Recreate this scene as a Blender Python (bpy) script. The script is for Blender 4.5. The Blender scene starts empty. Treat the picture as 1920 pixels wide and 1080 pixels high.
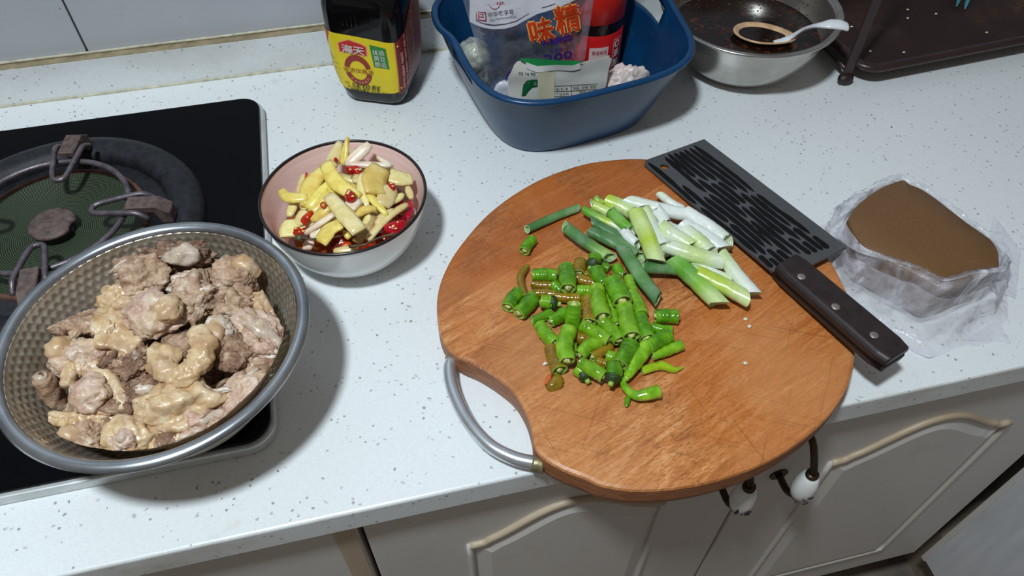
import bpy, bmesh, math, random
import numpy as np
from mathutils import Vector, Matrix, noise

random.seed(7)
scene = bpy.context.scene
col = scene.collection
R = math.radians

# ---------------------------------------------------------------- camera
CAM_H = 0.52                      # camera height above the worktop (worktop top is z = 0)
FPX = 1419.53                     # focal length in pixels of the 1920 wide frame
PITCH, YAW, ROLL = 0.87999761, 0.2338002, 0.00399361

def _rz(t): return np.array([[math.cos(t), -math.sin(t), 0], [math.sin(t), math.cos(t), 0], [0, 0, 1]])
def _rx(t): return np.array([[1, 0, 0], [0, math.cos(t), -math.sin(t)], [0, math.sin(t), math.cos(t)]])
ROT = _rz(ROLL) @ _rx(PITCH) @ np.array([[1, 0, 0], [0, 0, -1], [0, 1, 0]], float) @ _rz(YAW)
cam_data = bpy.data.cameras.new('camera')
cam = bpy.data.objects.new('camera', cam_data)
col.objects.link(cam)
cam_data.sensor_width = 36.0
cam_data.lens = FPX / 1920 * 36.0
cam_data.clip_start = 0.01
m = Matrix.Identity(4)
for i in range(3):
    m[i][0] = ROT[0, i]; m[i][1] = -ROT[1, i]; m[i][2] = -ROT[2, i]
m[2][3] = CAM_H
cam.matrix_world = m
scene.camera = cam

# ---------------------------------------------------------------- light
scene.view_settings.view_transform = 'Standard'
scene.view_settings.look = 'None'
scene.view_settings.gamma = 1.0
scene.view_settings.exposure = 0.0
scene.view_settings.use_curve_mapping = False

world = bpy.data.worlds.new('room_ambience')
scene.world = world
world.use_nodes = True
world.node_tree.nodes['Background'].inputs['Color'].default_value = (1.0, 0.93, 0.86, 1)
world.node_tree.nodes['Background'].inputs['Strength'].default_value = 0.15

def area_light(name, loc, target, size, power, color):
    d = bpy.data.lights.new(name, 'AREA')
    d.shape = 'DISK'; d.size = size; d.energy = power; d.color = color
    o = bpy.data.objects.new(name, d)
    col.objects.link(o)
    o.location = loc
    o.rotation_euler = (Vector(target) - Vector(loc)).to_track_quat('-Z', 'Y').to_euler()
    return o
# the kitchen's ceiling lamp, over the photographer's left shoulder: every shadow on the worktop points back to it
area_light('ceiling_lamp_offscreen', (-0.29, -0.02, 1.48), (-0.29, -0.02, 0), 0.15, 23.5, (0.81, 0.925, 1.0))

# ---------------------------------------------------------------- pixel helpers
CAMP = np.array([0, 0, CAM_H])
def ray(x, y):
    return ROT.T @ np.array([(x - 960) / FPX, (y - 540) / FPX, 1.0])
def G(x, y, z=0.0):
    """the point at height z seen at pixel x, y"""
    d = ray(x, y); t = (z - CAM_H) / d[2]
    return Vector(CAMP + t * d)
def V(x, y, y0, slope=0.0):
    """the point of the upright plane Y = y0 + slope * Z seen at pixel x, y"""
    d = ray(x, y); t = (y0 + slope * CAM_H) / (d[1] - slope * d[2])
    return Vector(CAMP + t * d)

# ---------------------------------------------------------------- object helpers
def tag(o, label=None, cat=None, group=None, kind=None):
    if label: o['label'] = label
    if cat: o['category'] = cat
    if group: o['group'] = group
    if kind: o['kind'] = kind
    return o
def thing(name, loc, label, cat, group=None):
    o = bpy.data.objects.new(name, None)
    o.empty_display_size = 0.02
    col.objects.link(o)
    o.location = loc
    return tag(o, label, cat, group)
def root_loc(o):
    while o.parent: o = o.parent
    return Vector(o.location)
def make(name, vf, mat, parent=None, base=None, smooth=True, colors=None):
    """one mesh object from (verts, faces) in world coordinates"""
    verts, faces = vf
    off = root_loc(parent) if parent else (Vector(base) if base is not None else Vector((0, 0, 0)))
    me = bpy.data.meshes.new(name)
    me.from_pydata([tuple(Vector(v) - off) for v in verts], [], faces)
    if smooth: me.polygons.foreach_set('use_smooth', [True] * len(me.polygons))
    mats = mat if isinstance(mat, (list, tuple)) else [mat]
    for mm in mats: me.materials.append(mm)
    if colors is not None:
        a = me.color_attributes.new('Col', 'FLOAT_COLOR', 'POINT')
        a.data.foreach_set('color', np.array(colors, dtype=np.float32).ravel())
    me.update()
    o = bpy.data.objects.new(name, me)
    col.objects.link(o)
    if parent: o.parent = parent
    elif base is not None: o.location = off
    return o
def recalc(o):
    bm = bmesh.new(); bm.from_mesh(o.data)
    bmesh.ops.recalc_face_normals(bm, faces=bm.faces)
    bm.to_mesh(o.data); bm.free()
    return o
def join_vf(*parts):
    v, f = [], []
    for pv, pf in parts:
        n = len(v); v += list(pv); f += [tuple(i + n for i in q) for q in pf]
    return v, f
def bevel(o, w, seg=2, angle=35):
    md = o.modifiers.new('bevel', 'BEVEL'); md.width = w; md.segments = seg
    md.limit_method = 'ANGLE'; md.angle_limit = R(angle)
    return o
def box(x0, x1, y0, y1, z0, z1):
    v = [(x, y, z) for z in (z0, z1) for y in (y0, y1) for x in (x0, x1)]
    return v, [(0, 2, 3, 1), (4, 5, 7, 6), (0, 1, 5, 4), (2, 6, 7, 3), (0, 4, 6, 2), (1, 3, 7, 5)]
def lathe(profile, c, n=64, close=False):
    v, f = [], []
    for r, z in profile:
        for k in range(n):
            a = 2 * math.pi * k / n
            v.append((c[0] + r * math.cos(a), c[1] + r * math.sin(a), c[2] + z))
    m_ = len(profile)
    for i in range(m_ - 1 + (1 if close else 0)):
        for k in range(n):
            a, b = i * n + k, i * n + (k + 1) % n
            j = (i + 1) % m_
            f.append((a, b, j * n + (k + 1) % n, j * n + k))
    return v, f
def resample(pts, n):
    """Catmull-Rom through pts, n points"""
    P = [Vector(p) for p in pts]
    if len(P) == 2: return [P[0].lerp(P[1], i / (n - 1)) for i in range(n)]
    P = [P[0] * 2 - P[1]] + P + [P[-1] * 2 - P[-2]]
    out = []
    for i in range(n):
        t = i / (n - 1) * (len(P) - 3); k = min(int(t), len(P) - 4); u = t - k
        a, b, c, d = P[k:k + 4]
        out.append(0.5 * ((2 * b) + (c - a) * u + (2 * a - 5 * b + 4 * c - d) * u * u + (3 * b - a - 3 * c + d) * u ** 3))
    return out
def lin(vals, t):
    if not isinstance(vals, (list, tuple)): return vals
    u = t * (len(vals) - 1); k = min(int(u), len(vals) - 2); return vals[k] + (vals[k + 1] - vals[k]) * (u - k)
def frames(P, up=Vector((0, 0, 1))):
    out = []
    for i in range(len(P)):
        t = (P[min(i + 1, len(P) - 1)] - P[max(i - 1, 0)]).normalized()
        s = t.cross(up)
        if s.length < 0.05: s = t.cross(Vector((0, 1, 0)))
        s.normalize(); out.append((t, s, s.cross(t).normalized()))
    return out
def tube(pts, rad, n=12, seg=12, flat=1.0, caps=True, wob=0.0, seed=0, slant=(0, 0), up=Vector((0, 0, 1)), closed=False):
    """swept tube; rad number or list; flat squeezes the upright half axis; slant shears the ends"""
    if closed:
        P = [Vector(p) for p in pts]; n = len(P)
        fr = []
        for i in range(n):
            t = (P[(i + 1) % n] - P[i - 1]).normalized(); s = t.cross(up).normalized(); fr.append((t, s, s.cross(t)))
    else:
        P = resample(pts, n); fr = frames(P, up)
    v, f = [], []
    for i in range(n):
        t, s, u = fr[i]; r = lin(rad, i / (n - 1))
        for k in range(seg):
            a = 2 * math.pi * k / seg
            rr = r
            if wob: rr = r * (1 + wob * noise.noise(Vector((math.cos(a) * 1.5 + seed, math.sin(a) * 1.5, i * 0.45 + seed * 3))))
            p = P[i] + s * math.cos(a) * rr + u * math.sin(a) * rr * flat
            if i == 0 and slant[0]: p += t * math.sin(a + seed) * rr * slant[0]
            if i == n - 1 and slant[1]: p += t * math.sin(a + seed) * rr * slant[1]
            v.append(p)
    for i in range(n - 1 + (1 if closed else 0)):
        j = (i + 1) % n
        for k in range(seg):
            f.append((i * seg + k, i * seg + (k + 1) % seg, j * seg + (k + 1) % seg, j * seg + k))
    if caps and not closed:
        f.append(tuple(range(seg - 1, -1, -1))); f.append(tuple((n - 1) * seg + k for k in range(seg)))
    return v, f
def blob(c, r, ax=None, sub=3, amp=0.15, freq=1.5, seed=0, fine=0.0, ffreq=6, stretch=(1, 1, 1), chops=0):
    """noisy ellipsoid; r = three radii, ax = three axes"""
    bm = bmesh.new(); bmesh.ops.create_icosphere(bm, subdivisions=sub, radius=1)
    ax = ax or (Vector((1, 0, 0)), Vector((0, 1, 0)), Vector((0, 0, 1)))
    v = []
    s = Vector((seed * 3.17, seed * 1.71, seed * 5.3))
    rn = random.Random(int(seed * 101) + 5)
    cuts = [(Vector((rn.gauss(0, 1), rn.gauss(0, 1), rn.gauss(0, 0.6))).normalized(), rn.uniform(0.5, 0.8)) for _ in range(chops)]
    for q in bm.verts:
        n_ = q.co.copy()
        d = 1 + amp * 2 * noise.noise(n_ * freq + s)
        d += amp * 0.9 * noise.noise(n_ * freq * 2.3 + s)
        for cn, ch in cuts:
            dp = n_.dot(cn) * d
            if dp > ch: d *= (ch + (dp - ch) * 0.15) / dp
        if fine:
            qn = Vector((n_.x * stretch[0], n_.y * stretch[1], n_.z * stretch[2]))
            rid = 1 - 2 * abs(noise.noise(qn * ffreq + s))
            d += fine * rid + fine * 0.6 * noise.noise(qn * ffreq * 2.7 + s) + fine * 0.4 * (1 - 2 * abs(noise.noise(qn * ffreq * 5.1 + s)))
        p = n_ * d
        v.append(Vector(c) + ax[0] * p.x * r[0] + ax[1] * p.y * r[1] + ax[2] * p.z * r[2])
    f = [tuple(x.index for x in q.verts) for q in bm.faces]
    bm.free()
    return v, f
def plate(outlines, thick, z0=0.0, mapf=None):
    """flat plate with holes: 2D outlines (first outer, rest holes); mapf maps (u, v, h) to the world"""
    cu = bpy.data.curves.new('plate', 'CURVE'); cu.dimensions = '2D'; cu.fill_mode = 'BOTH'; cu.extrude = thick / 2
    for o in outlines:
        sp = cu.splines.new('POLY'); sp.points.add(len(o) - 1); sp.use_cyclic_u = True
        for q, p in zip(sp.points, o): q.co = (p[0], p[1], 0, 1)
    ob = bpy.data.objects.new('plate', cu); col.objects.link(ob)
    me = bpy.data.meshes.new_from_object(ob.evaluated_get(bpy.context.evaluated_depsgraph_get()))
    bm = bmesh.new(); bm.from_mesh(me); bmesh.ops.remove_doubles(bm, verts=bm.verts, dist=1e-7)
    bmesh.ops.recalc_face_normals(bm, faces=bm.faces)
    v = [Vector((q.co.x, q.co.y, q.co.z + thick / 2 + z0)) for q in bm.verts]
    f = [tuple(x.index for x in q.verts) for q in bm.faces]
    bm.free(); bpy.data.objects.remove(ob); bpy.data.curves.remove(cu); bpy.data.meshes.remove(me)
    if mapf: v = [mapf(*p) for p in v]
    return v, f
_tc = {}
def text2d(body, bold=0.0):
    """flat lettering: (u, v) points with unit height, centred on 0"""
    if (body, bold) in _tc: return _tc[(body, bold)]
    cu = bpy.data.curves.new('lettering', 'FONT'); cu.body = body; cu.resolution_u = 2; cu.offset = bold
    ob = bpy.data.objects.new('lettering', cu); col.objects.link(ob)
    me = bpy.data.meshes.new_from_object(ob.evaluated_get(bpy.context.evaluated_depsgraph_get()))
    P = np.array([(q.co.x, q.co.y) for q in me.vertices]); F = [tuple(p.vertices) for p in me.polygons]
    lo, hi = P.min(0), P.max(0)
    P = (P - (lo + hi) / 2); w, h = hi - lo
    bpy.data.objects.remove(ob); bpy.data.curves.remove(cu); bpy.data.meshes.remove(me)
    _tc[(body, bold)] = (P, F, w, h)
    return _tc[(body, bold)]
def lettering(name, body, u, v, w, h, mapf, mat, parent, rot=0.0, bold=0.0, lift=0.0003, shear=0.0):
    """lettering stretched into a w x h box centred on (u, v) of a surface"""
    P, F, tw, th = text2d(body)
    c, s = math.cos(rot), math.sin(rot)
    out, faces = [], []
    e = bold * h * 1.6                  # heavier strokes: the same strokes laid down again a hair aside
    for k, (dx, dy) in enumerate(((0, 0), (e, 0), (-e, 0), (0, e), (0, -e)) if bold else ((0, 0),)):
        n0 = len(out)
        for x, y in P:
            x, y = x / tw * w + dx, y / th * h + dy
            x += y * shear
            out.append(mapf(u + x * c - y * s, v + x * s + y * c, lift))
        faces += [tuple(i + n0 for i in q) for q in F]
    return make(name, (out, faces), mat, parent, smooth=False)

# ---------------------------------------------------------------- materials
class NT:
    def __init__(s, name):
        s.m = bpy.data.materials.new(name); s.m.use_nodes = True
        s.t = s.m.node_tree; s.b = s.t.nodes['Principled BSDF']
    def n(s, typ, **kw):
        q = s.t.nodes.new(typ)
        for k, v in kw.items():
            if k.startswith('i_'):
                key = k[2:].replace('_', ' ')
                q.inputs[int(key) if key.isdigit() else key].default_value = v
            else: setattr(q, k, v)
        return q
    def l(s, a, b): s.t.links.new(a, b)
    def coord(s, scale=(1, 1, 1), rot=(0, 0, 0), kind='Object'):
        tc = s.n('ShaderNodeTexCoord'); out = tc.outputs[kind]
        if any(rot):                # turn first, stretch afterwards
            m0 = s.n('ShaderNodeMapping'); m0.inputs['Rotation'].default_value = rot
            s.l(out, m0.inputs['Vector']); out = m0.outputs['Vector']
        mp = s.n('ShaderNodeMapping'); mp.inputs['Scale'].default_value = scale
        s.l(out, mp.inputs['Vector']); return mp.outputs['Vector']
    def noise(s, vec, scale, detail=3, rough=0.5, dist=0.0):
        q = s.n('ShaderNodeTexNoise'); q.inputs['Scale'].default_value = scale; q.inputs['Detail'].default_value = detail
        q.inputs['Roughness'].default_value = rough; q.inputs['Distortion'].default_value = dist
        if vec: s.l(vec, q.inputs['Vector'])
        return q.outputs['Fac']
    def ramp(s, fac, stops, interp='LINEAR'):
        q = s.n('ShaderNodeValToRGB'); q.color_ramp.interpolation = interp
        e = q.color_ramp.elements
        while len(e) < len(stops): e.new(0.5)
        for k, (p, c) in zip(e, stops):
            k.position = p; k.color = c if len(c) == 4 else (*c, 1)
        s.l(fac, q.inputs['Fac']); return q.outputs['Color']
    def mix(s, fac, a, b, mode='MIX'):
        q = s.n('ShaderNodeMix', data_type='RGBA', blend_type=mode)
        for sock, val in ((q.inputs[0], fac), (q.inputs[6], a), (q.inputs[7], b)):
            if hasattr(val, 'is_linked'): s.l(val, sock)
            elif isinstance(val, (int, float)): sock.default_value = val
            else: sock.default_value = (*val[:3], 1)
        return q.outputs[2]
    def math(s, op, a, b=None, clamp=False):
        q = s.n('ShaderNodeMath', operation=op); q.use_clamp = clamp
        for sock, val in ((q.inputs[0], a), (q.inputs[1], b)):
            if val is None: continue
            if hasattr(val, 'is_linked'): s.l(val, sock)
            else: sock.default_value = val
        return q.outputs[0]
    def base(s, c): 
        if hasattr(c, 'is_linked'): s.l(c, s.b.inputs['Base Color'])
        else: s.b.inputs['Base Color'].default_value = (*c[:3], 1)
    def set(s, **kw):
        for k, v in kw.items():
            sock = s.b.inputs[k.replace('_', ' ')]
            if hasattr(v, 'is_linked'): s.l(v, sock)
            else: sock.default_value = v
    def bump(s, h, strength=0.3, dist=0.001):
        q = s.n('ShaderNodeBump'); q.inputs['Strength'].default_value = strength; q.inputs['Distance'].default_value = dist
        s.l(h, q.inputs['Height']); s.l(q.outputs['Normal'], s.b.inputs['Normal'])
def srgb(r, g, b):
    f = lambda c: (c / 255 / 12.92) if c / 255 <= 0.04045 else ((c / 255 + 0.055) / 1.055) ** 2.4
    return (f(r), f(g), f(b))
_pm = {}
def plain(name, rgb, rough=0.5, metal=0.0, var=0.12, scale=60, spec=0.5, bump=0.0):
    """one-colour surface with a little procedural mottling"""
    if name in _pm: return _pm[name]
    t = NT(name); c = srgb(*rgb)
    nz = t.noise(t.coord(), scale, 3)
    t.base(t.ramp(nz, [(0.3, tuple(x * (1 - var) for x in c)), (0.7, tuple(min(1, x * (1 + var)) for x in c))]))
    t.set(Roughness=rough, Metallic=metal, Specular_IOR_Level=spec)
    if bump: t.bump(t.noise(t.coord(), scale * 4, 4), bump, 0.0005)
    _pm[name] = t.m
    return t.m

def quartz(name, tint, dirt=0.0, vertical=False):
    t = NT(name)
    vec = t.coord()
    base = t.ramp(t.noise(vec, 700, 2), [(0.35, tuple(x * 0.93 for x in tint)), (0.65, tint)])
    def flecks(scale, thr, dens, c, stretch, rot, strength, base):
        v = t.coord((1, stretch, 1), (0, 0, rot))
        nz = t.n('ShaderNodeTexNoise'); nz.inputs['Scale'].default_value = scale * 1.3
        t.l(v, nz.inputs['Vector'])
        ad = t.n('ShaderNodeVectorMath', operation='MULTIPLY_ADD'); ad.inputs[1].default_value = (0.6 / scale,) * 3
        t.l(nz.outputs['Color'], ad.inputs[0]); t.l(v, ad.inputs[2])
        vo = t.n('ShaderNodeTexVoronoi'); vo.inputs['Scale'].default_value = scale; t.l(ad.outputs[0], vo.inputs['Vector'])
        sep = t.n('ShaderNodeSeparateColor'); t.l(vo.outputs['Color'], sep.inputs[0])
        near = t.math('LESS_THAN', vo.outputs['Distance'], thr)
        pick = t.math('LESS_THAN', sep.outputs[0], dens)
        fac = t.math('MULTIPLY', near, pick)
        fac = t.math('MULTIPLY', fac, t.math('MULTIPLY_ADD', sep.outputs[1], 0.7))
        fac = t.math('MULTIPLY', fac, strength)
        return t.mix(fac, base, c)
    base = flecks(95, 0.19, 0.11, srgb(172, 178, 182), 1.9, 0.7, 0.75, base)
    base = flecks(150, 0.15, 0.09, srgb(118, 124, 128), 2.6, -0.5, 0.8, base)
    base = flecks(210, 0.25, 0.16, srgb(160, 160, 158), 1.0, 0.2, 0.9, base)
    base = flecks(70, 0.075, 0.10, srgb(60, 58, 54), 1.2, 1.3, 1.1, base)
    if dirt:
        d = t.ramp(t.noise(t.coord((0.6, 1, 1)), 9, 5, 0.65), [(0.45, (0, 0, 0)), (0.75, (1, 1, 1))])
        base = t.mix(t.math('MULTIPLY', d, dirt), base, srgb(150, 128, 88))
    else:
        d = t.ramp(t.noise(t.coord(), 22, 5, 0.6), [(0.66, (0, 0, 0)), (0.78, (1, 1, 1))])
        base = t.mix(t.math('MULTIPLY', d, .35), base, srgb(190, 172, 132))
    t.base(base); t.set(Roughness=0.32, Specular_IOR_Level=0.4)
    return t.m
M_QUARTZ = quartz('white_quartz_worktop', (0.80, 0.82, 0.82))
M_QUARTZ_EDGE = quartz('quartz_edge_stained', (0.80, 0.82, 0.82), 0.6)
M_QUARTZ_BACK = quartz('quartz_upstand', (0.80, 0.82, 0.82), 0.35)
def tilemat():
    t = NT('glazed_wall_tile')
    c = t.ramp(t.noise(t.coord(), 4, 4), [(0.3, srgb(176, 180, 188)), (0.7, srgb(196, 198, 203))])
    d = t.ramp(t.noise(t.coord(), 14, 6, 0.7), [(0.58, (0, 0, 0)), (0.8, (1, 1, 1))])
    c = t.mix(t.math('MULTIPLY', d, 0.5), c, srgb(150, 138, 118))
    sp = t.ramp(t.noise(t.coord(), 160, 1), [(0.78, (0, 0, 0)), (0.80, (1, 1, 1))])
    c = t.mix(t.math('MULTIPLY', sp, 0.6), c, srgb(70, 55, 45))
    t.base(c); t.set(Roughness=0.38); return t.m
M_TILE = tilemat()
M_GROUT = plain('dark_grout', (92, 80, 62), 0.9)
M_CAULK = plain('yellowed_caulk', (196, 190, 168), 0.6, var=0.25, scale=120)
M_LEDGE = plain('greasy_ledge', (150, 135, 108), 0.6, var=0.3, scale=80)
M_BLACKGLASS = plain('black_hob_glass', (5, 5, 7), 0.22, spec=0.08)
M_ALU = plain('brushed_aluminium_trim', (204, 206, 205), 0.38, 0.4)
def doormat(name, c0, c1, dirt=0.35):
    t = NT(name)
    c = t.ramp(t.noise(t.coord((1, 1, 0.4)), 6, 4), [(0.3, srgb(*c0)), (0.7, srgb(*c1))])
    d = t.ramp(t.noise(t.coord((1, 1, 1)), 16, 6, 0.7), [(0.55, (0, 0, 0)), (0.8, (1, 1, 1))])
    c = t.mix(t.math('MULTIPLY', d, dirt), c, srgb(140, 118, 90))
    sp = t.ramp(t.noise(t.coord(), 130, 1), [(0.80, (0, 0, 0)), (0.82, (1, 1, 1))])
    c = t.mix(t.math('MULTIPLY', sp, 0.5), c, srgb(80, 62, 45))
    t.base(c); t.set(Roughness=0.45); return t.m
M_DOOR = doormat('cream_lacquered_door', (196, 190, 184), (208, 202, 195), 0.2)
M_MOULD = doormat('grimy_moulding', (160, 136, 106), (192, 174, 150), 0.9)
M_CARCASS = plain('raw_cabinet_board', (176, 158, 132), 0.9)
M_PLINTH = doormat('stained_plinth', (120, 104, 88), (160, 148, 134), 1.0)
def grainy_panel():
    t = NT('white_woodgrain_panel')
    c = t.ramp(t.noise(t.coord((8, 8, 1)), 10, 5, 0.6), [(0.3, srgb(186, 186, 188)), (0.7, srgb(204, 203, 204))])
    d = t.ramp(t.noise(t.coord((4, 4, 1)), 30, 5, 0.7), [(0.66, (0, 0, 0)), (0.75, (1, 1, 1))])
    c = t.mix(t.math('MULTIPLY', d, 0.6), c, srgb(110, 95, 80))
    t.base(c); t.set(Roughness=0.5); return t.m
M_PANEL = grainy_panel()
M_FLOOR = plain('dark_dirty_floor', (118, 108, 98), 0.6, var=0.3, scale=20)
M_WALL = plain('painted_wall', (200, 196, 188), 0.8)
M_PORCELAIN = plain('white_porcelain', (226, 226, 222), 0.15)
M_BRONZE = plain('aged_bronze', (70, 56, 44), 0.35, 0.8, var=0.3)
M_INK = plain('dark_printed_ink', (40, 34, 40), 0.5)
# ---------------------------------------------------------------- the setting
FRONT, BACK, WALL = 0.2390, 0.7992, 0.8125
ZF = -0.66
make('floor', box(-1.6, 2.0, -1.6, 1.0, ZF - 0.05, ZF), M_FLOOR, smooth=False)['kind'] = 'structure'
wall = make('wall_back', box(-1.6, 2.0, WALL + 0.006, WALL + 0.10, ZF, 1.6), M_GROUT, smooth=False)
wall['kind'] = 'structure'
xg = V(165, 99, WALL).x
TW, TH = 0.30, 0.60
z0t = V(165, 97, WALL).z
for r_ in range(3):
    for k in range(-4, 6):
        x0, x1 = xg + k * TW + 0.001, xg + (k + 1) * TW - 0.001
        za, zb = z0t + r_ * TH, z0t + (r_ + 1) * TH - 0.002
        o = make('tile', box(x0, x1, WALL, WALL + 0.008, za, min(zb, 1.6)), M_TILE, wall, smooth=False)
        bevel(o, 0.0008, 1)

# worktop, upstand and caulk lines
ct = thing('countertop', (0.3, 0.5, -0.029), 'white speckled quartz worktop with a stained front edge', 'countertop')
b = make('slab', box(-1.5, 1.9, FRONT + 0.002, WALL + 0.004, -0.029, 0.0), M_QUARTZ, ct, smooth=False)
b.data.materials.append(M_QUARTZ_EDGE)
for p in b.data.polygons:
    if abs(p.normal.y) > 0.9 or p.normal.z < -0.5: p.material_index = 1
bevel(b, 0.0025, 3)
up = make('trim_1', box(-1.5, 1.9, BACK, WALL - 0.001, 0.0002, 0.0435), M_QUARTZ_BACK, smooth=False)
up['kind'] = 'structure'
make('upstand_ledge', box(-1.5, 1.9, BACK + 0.0008, WALL - 0.001, 0.0435, 0.0442), M_LEDGE, up, smooth=False)
pts = [(x, BACK - 0.0002, 0.0008 + 0.0005 * noise.noise(Vector((x * 20, 0, 0)))) for x in np.linspace(-1.4, 1.8, 160)]
make('caulk_line', tube(pts, 0.0019, 160, 6), M_CAULK, up)
pts = [(x, WALL - 0.002, 0.046 + 0.0004 * noise.noise(Vector((x * 17, 3, 0)))) for x in np.linspace(-1.4, 1.8, 160)]
make('caulk_line', tube(pts, 0.0016, 160, 6), M_CAULK, up)

# base cabinets under the worktop
DF = 0.250                         # door face
DZ0, DZ1 = -0.530, -0.0305
def arch_outline(x0, x1, zb, zs, zt, n=24):
    """raised-panel outline: flat bottom, shoulders, arched top"""
    w = x1 - x0; out = [(x0, zb), (x1, zb), (x1, zs)]
    for i in range(n + 1):
        t = i / n; x = x1 - w * 0.06 - (w * 0.88) * t
        out.append((x, zs + (zt - zs) * (0.5 - 0.5 * math.cos(2 * math.pi * t)) ** 0.8 + 0.004 * (1 if 0 < t < 1 else 0)))
    out.append((x0, zs))
    return out
def inset(ol, d):
    c = Vector((sum(p[0] for p in ol) / len(ol), sum(p[1] for p in ol) / len(ol)))
    n = len(ol); out = []
    for i in range(n):
        a, b_, c_ = Vector(ol[i - 1]), Vector(ol[i]), Vector(ol[(i + 1) % n])
        e1, e2 = (b_ - a), (c_ - b_)
        n1, n2 = Vector((-e1.y, e1.x)).normalized(), Vector((-e2.y, e2.x)).normalized()
        nn = (n1 + n2)
        if nn.length < 1e-4: nn = n1
        nn.normalize(); k = max(0.5, nn.dot(n1))
        q = b_ + nn * d / k
        out.append((q.x, q.y))
    return out
def door(parent, x0, x1, handle_x=None):
    d = make('door', box(x0, x1, DF, DF + 0.018, DZ0, DZ1), M_DOOR, parent, smooth=False)
    bevel(d, 0.002, 2)
    st = 0.085
    ol = arch_outline(x0 + st, x1 - st, DZ0 + 0.07, -0.135, -0.092)
    inn = inset(ol, 0.014)
    v = [(p[0], DF + 0.0, p[1]) for p in ol] + [(p[0], DF - 0.005, p[1]) for p in inn]
    n = len(ol)
    f = [(i, (i + 1) % n, n + (i + 1) % n, n + i) for i in range(n)] + [tuple(range(n, 2 * n))]
    recalc(make('raised_panel', (v, f), M_DOOR, d, smooth=False))
    loop = [(p[0], DF - 0.001, p[1]) for p in inset(ol, -0.004)]
    dense = []
    for i in range(len(loop)):
        a, b_ = Vector(loop[i]), Vector(loop[(i + 1) % len(loop)])
        k = max(1, int((b_ - a).length / 0.02))
        dense += [a.lerp(b_, j / k) for j in range(k)]
    arch = [p for p in loop[2:]]
    make('moulding', tube(dense, 0.0033, seg=8, up=Vector((0, 1, 0)), closed=True), M_DOOR, d)
    make('grimy_arch', tube([p + Vector((0, -.0004, .0004)) for p in map(Vector, arch)], 0.0036, 60, 8, up=Vector((0, 1, 0))), M_MOULD, d)
    if handle_x is not None:
        hz = 0.036 if handle_x < 0.3 else 0.031
        make('handle_arm', tube([(handle_x, DF, -0.163 + hz), (handle_x, DF - 0.016, -0.163 + hz), (handle_x, DF - 0.027, -0.152 + hz), (handle_x, DF - 0.029, -0.145 + hz)], 0.0035, 12, 10), M_BRONZE, d)
        make('handle_arm', tube([(handle_x, DF - 0.029, -0.108 + hz), (handle_x, DF - 0.027, -0.098 + hz), (handle_x, DF - 0.014, -0.080 + hz), (handle_x, DF, -0.078 + hz)], 0.0032, 12, 10), M_BRONZE, d)
        for zz in (-0.163 + hz, -0.078 + hz):
            disc = [(handle_x + 0.009 * math.cos(a), DF - 0.0015 * s, zz + 0.009 * math.sin(a)) for s in (0, 1) for a in np.linspace(0, 2 * math.pi, 17)[:-1]]
            make('mounting_plate', (disc, [tuple(range(16)), tuple(range(31, 15, -1))] + [(k, (k + 1) % 16, 16 + (k + 1) % 16, 16 + k) for k in range(16)]), M_BRONZE, d, smooth=False)
        prof = [(0.0005, -0.021), (0.004, -0.0208), (0.0078, -0.017), (0.0102, -0.008), (0.0105, 0.0), (0.0095, 0.009), (0.0072, 0.017), (0.0040, 0.0205), (0.0005, 0.021)]
        make('porcelain_grip', lathe(prof, (handle_x, DF - 0.029, -0.127 + hz), 24), M_PORCELAIN, d)
        for zz in (-0.1475 + hz, -0.1065 + hz):
            make('grip_ferrule', lathe([(0.0005, -0.002), (0.0055, -0.002), (0.0055, 0.002), (0.0005, 0.002)], (handle_x, DF - 0.029, zz), 16), M_BRONZE, d)
        rnd = random.Random(int(handle_x * 1000))
        q = []
        for _ in range(9):
            a = -1.57 + rnd.uniform(-0.8, 0.8); zz = -0.136 + hz + rnd.uniform(-0.006, 0.006); rr = 0.0107
            s = rnd.uniform(0.0012, 0.0022)
            cx = Vector((handle_x + rr * math.cos(a), DF - 0.029 + rr * math.sin(a), zz))
            q.append(blob(cx, (s, s * 0.5, s), sub=1, seed=_))
        make('painted_flower', join_vf(*q), M_INK, d)['kind'] = 'stuff'
    return d
X0, X1, X2, X3 = -0.0585, 0.283, 0.2865, 0.640
cab = thing('base_cabinet', (0.29, 0.5, ZF), 'cream two-door base cabinet with porcelain bow handles under the chopping board', 'cabinet')
make('carcass', box(X0 - 0.004, X3 + 0.006, DF + 0.019, WALL, DZ0, -0.0295), M_CARCASS, cab, smooth=False)
door(cab, X0, X1, 0.256)
door(cab, X2, X3, 0.315)
make('plinth', box(X0 - 0.004, X3 + 0.006, DF + 0.055, DF + 0.070, ZF, DZ0), M_PLINTH, cab, smooth=False)
cab2 = thing('base_cabinet', (-0.4, 0.5, ZF), 'cream base cabinet with a plain door under the gas hob', 'cabinet')
make('carcass', box(-0.72, X0 - 0.006, DF + 0.019, WALL, DZ0, -0.0295), M_CARCASS, cab2, smooth=False)
door(cab2, -0.40, X0 - 0.0045)
door(cab2, -0.72, -0.4035)
make('end_strip', box(X0 - 0.0225, X0 - 0.006, DF - 0.0008, DF + 0.01, DZ0, DZ1), M_MOULD, cab2, smooth=False)
make('plinth', box(-0.72, X0 - 0.006, DF + 0.055, DF + 0.070, ZF, DZ0), M_PLINTH, cab2, smooth=False)
cab3 = thing('side_cabinet', (0.85, 0.0, ZF), 'white woodgrain cabinet side standing at right angles to the cream doors', 'cabinet')
bevel(make('side_panel', box(0.656, 0.675, -0.06, DF - 0.004, -0.545, 0.0 - 0.032), M_PANEL, cab3, smooth=False), 0.002)
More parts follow.
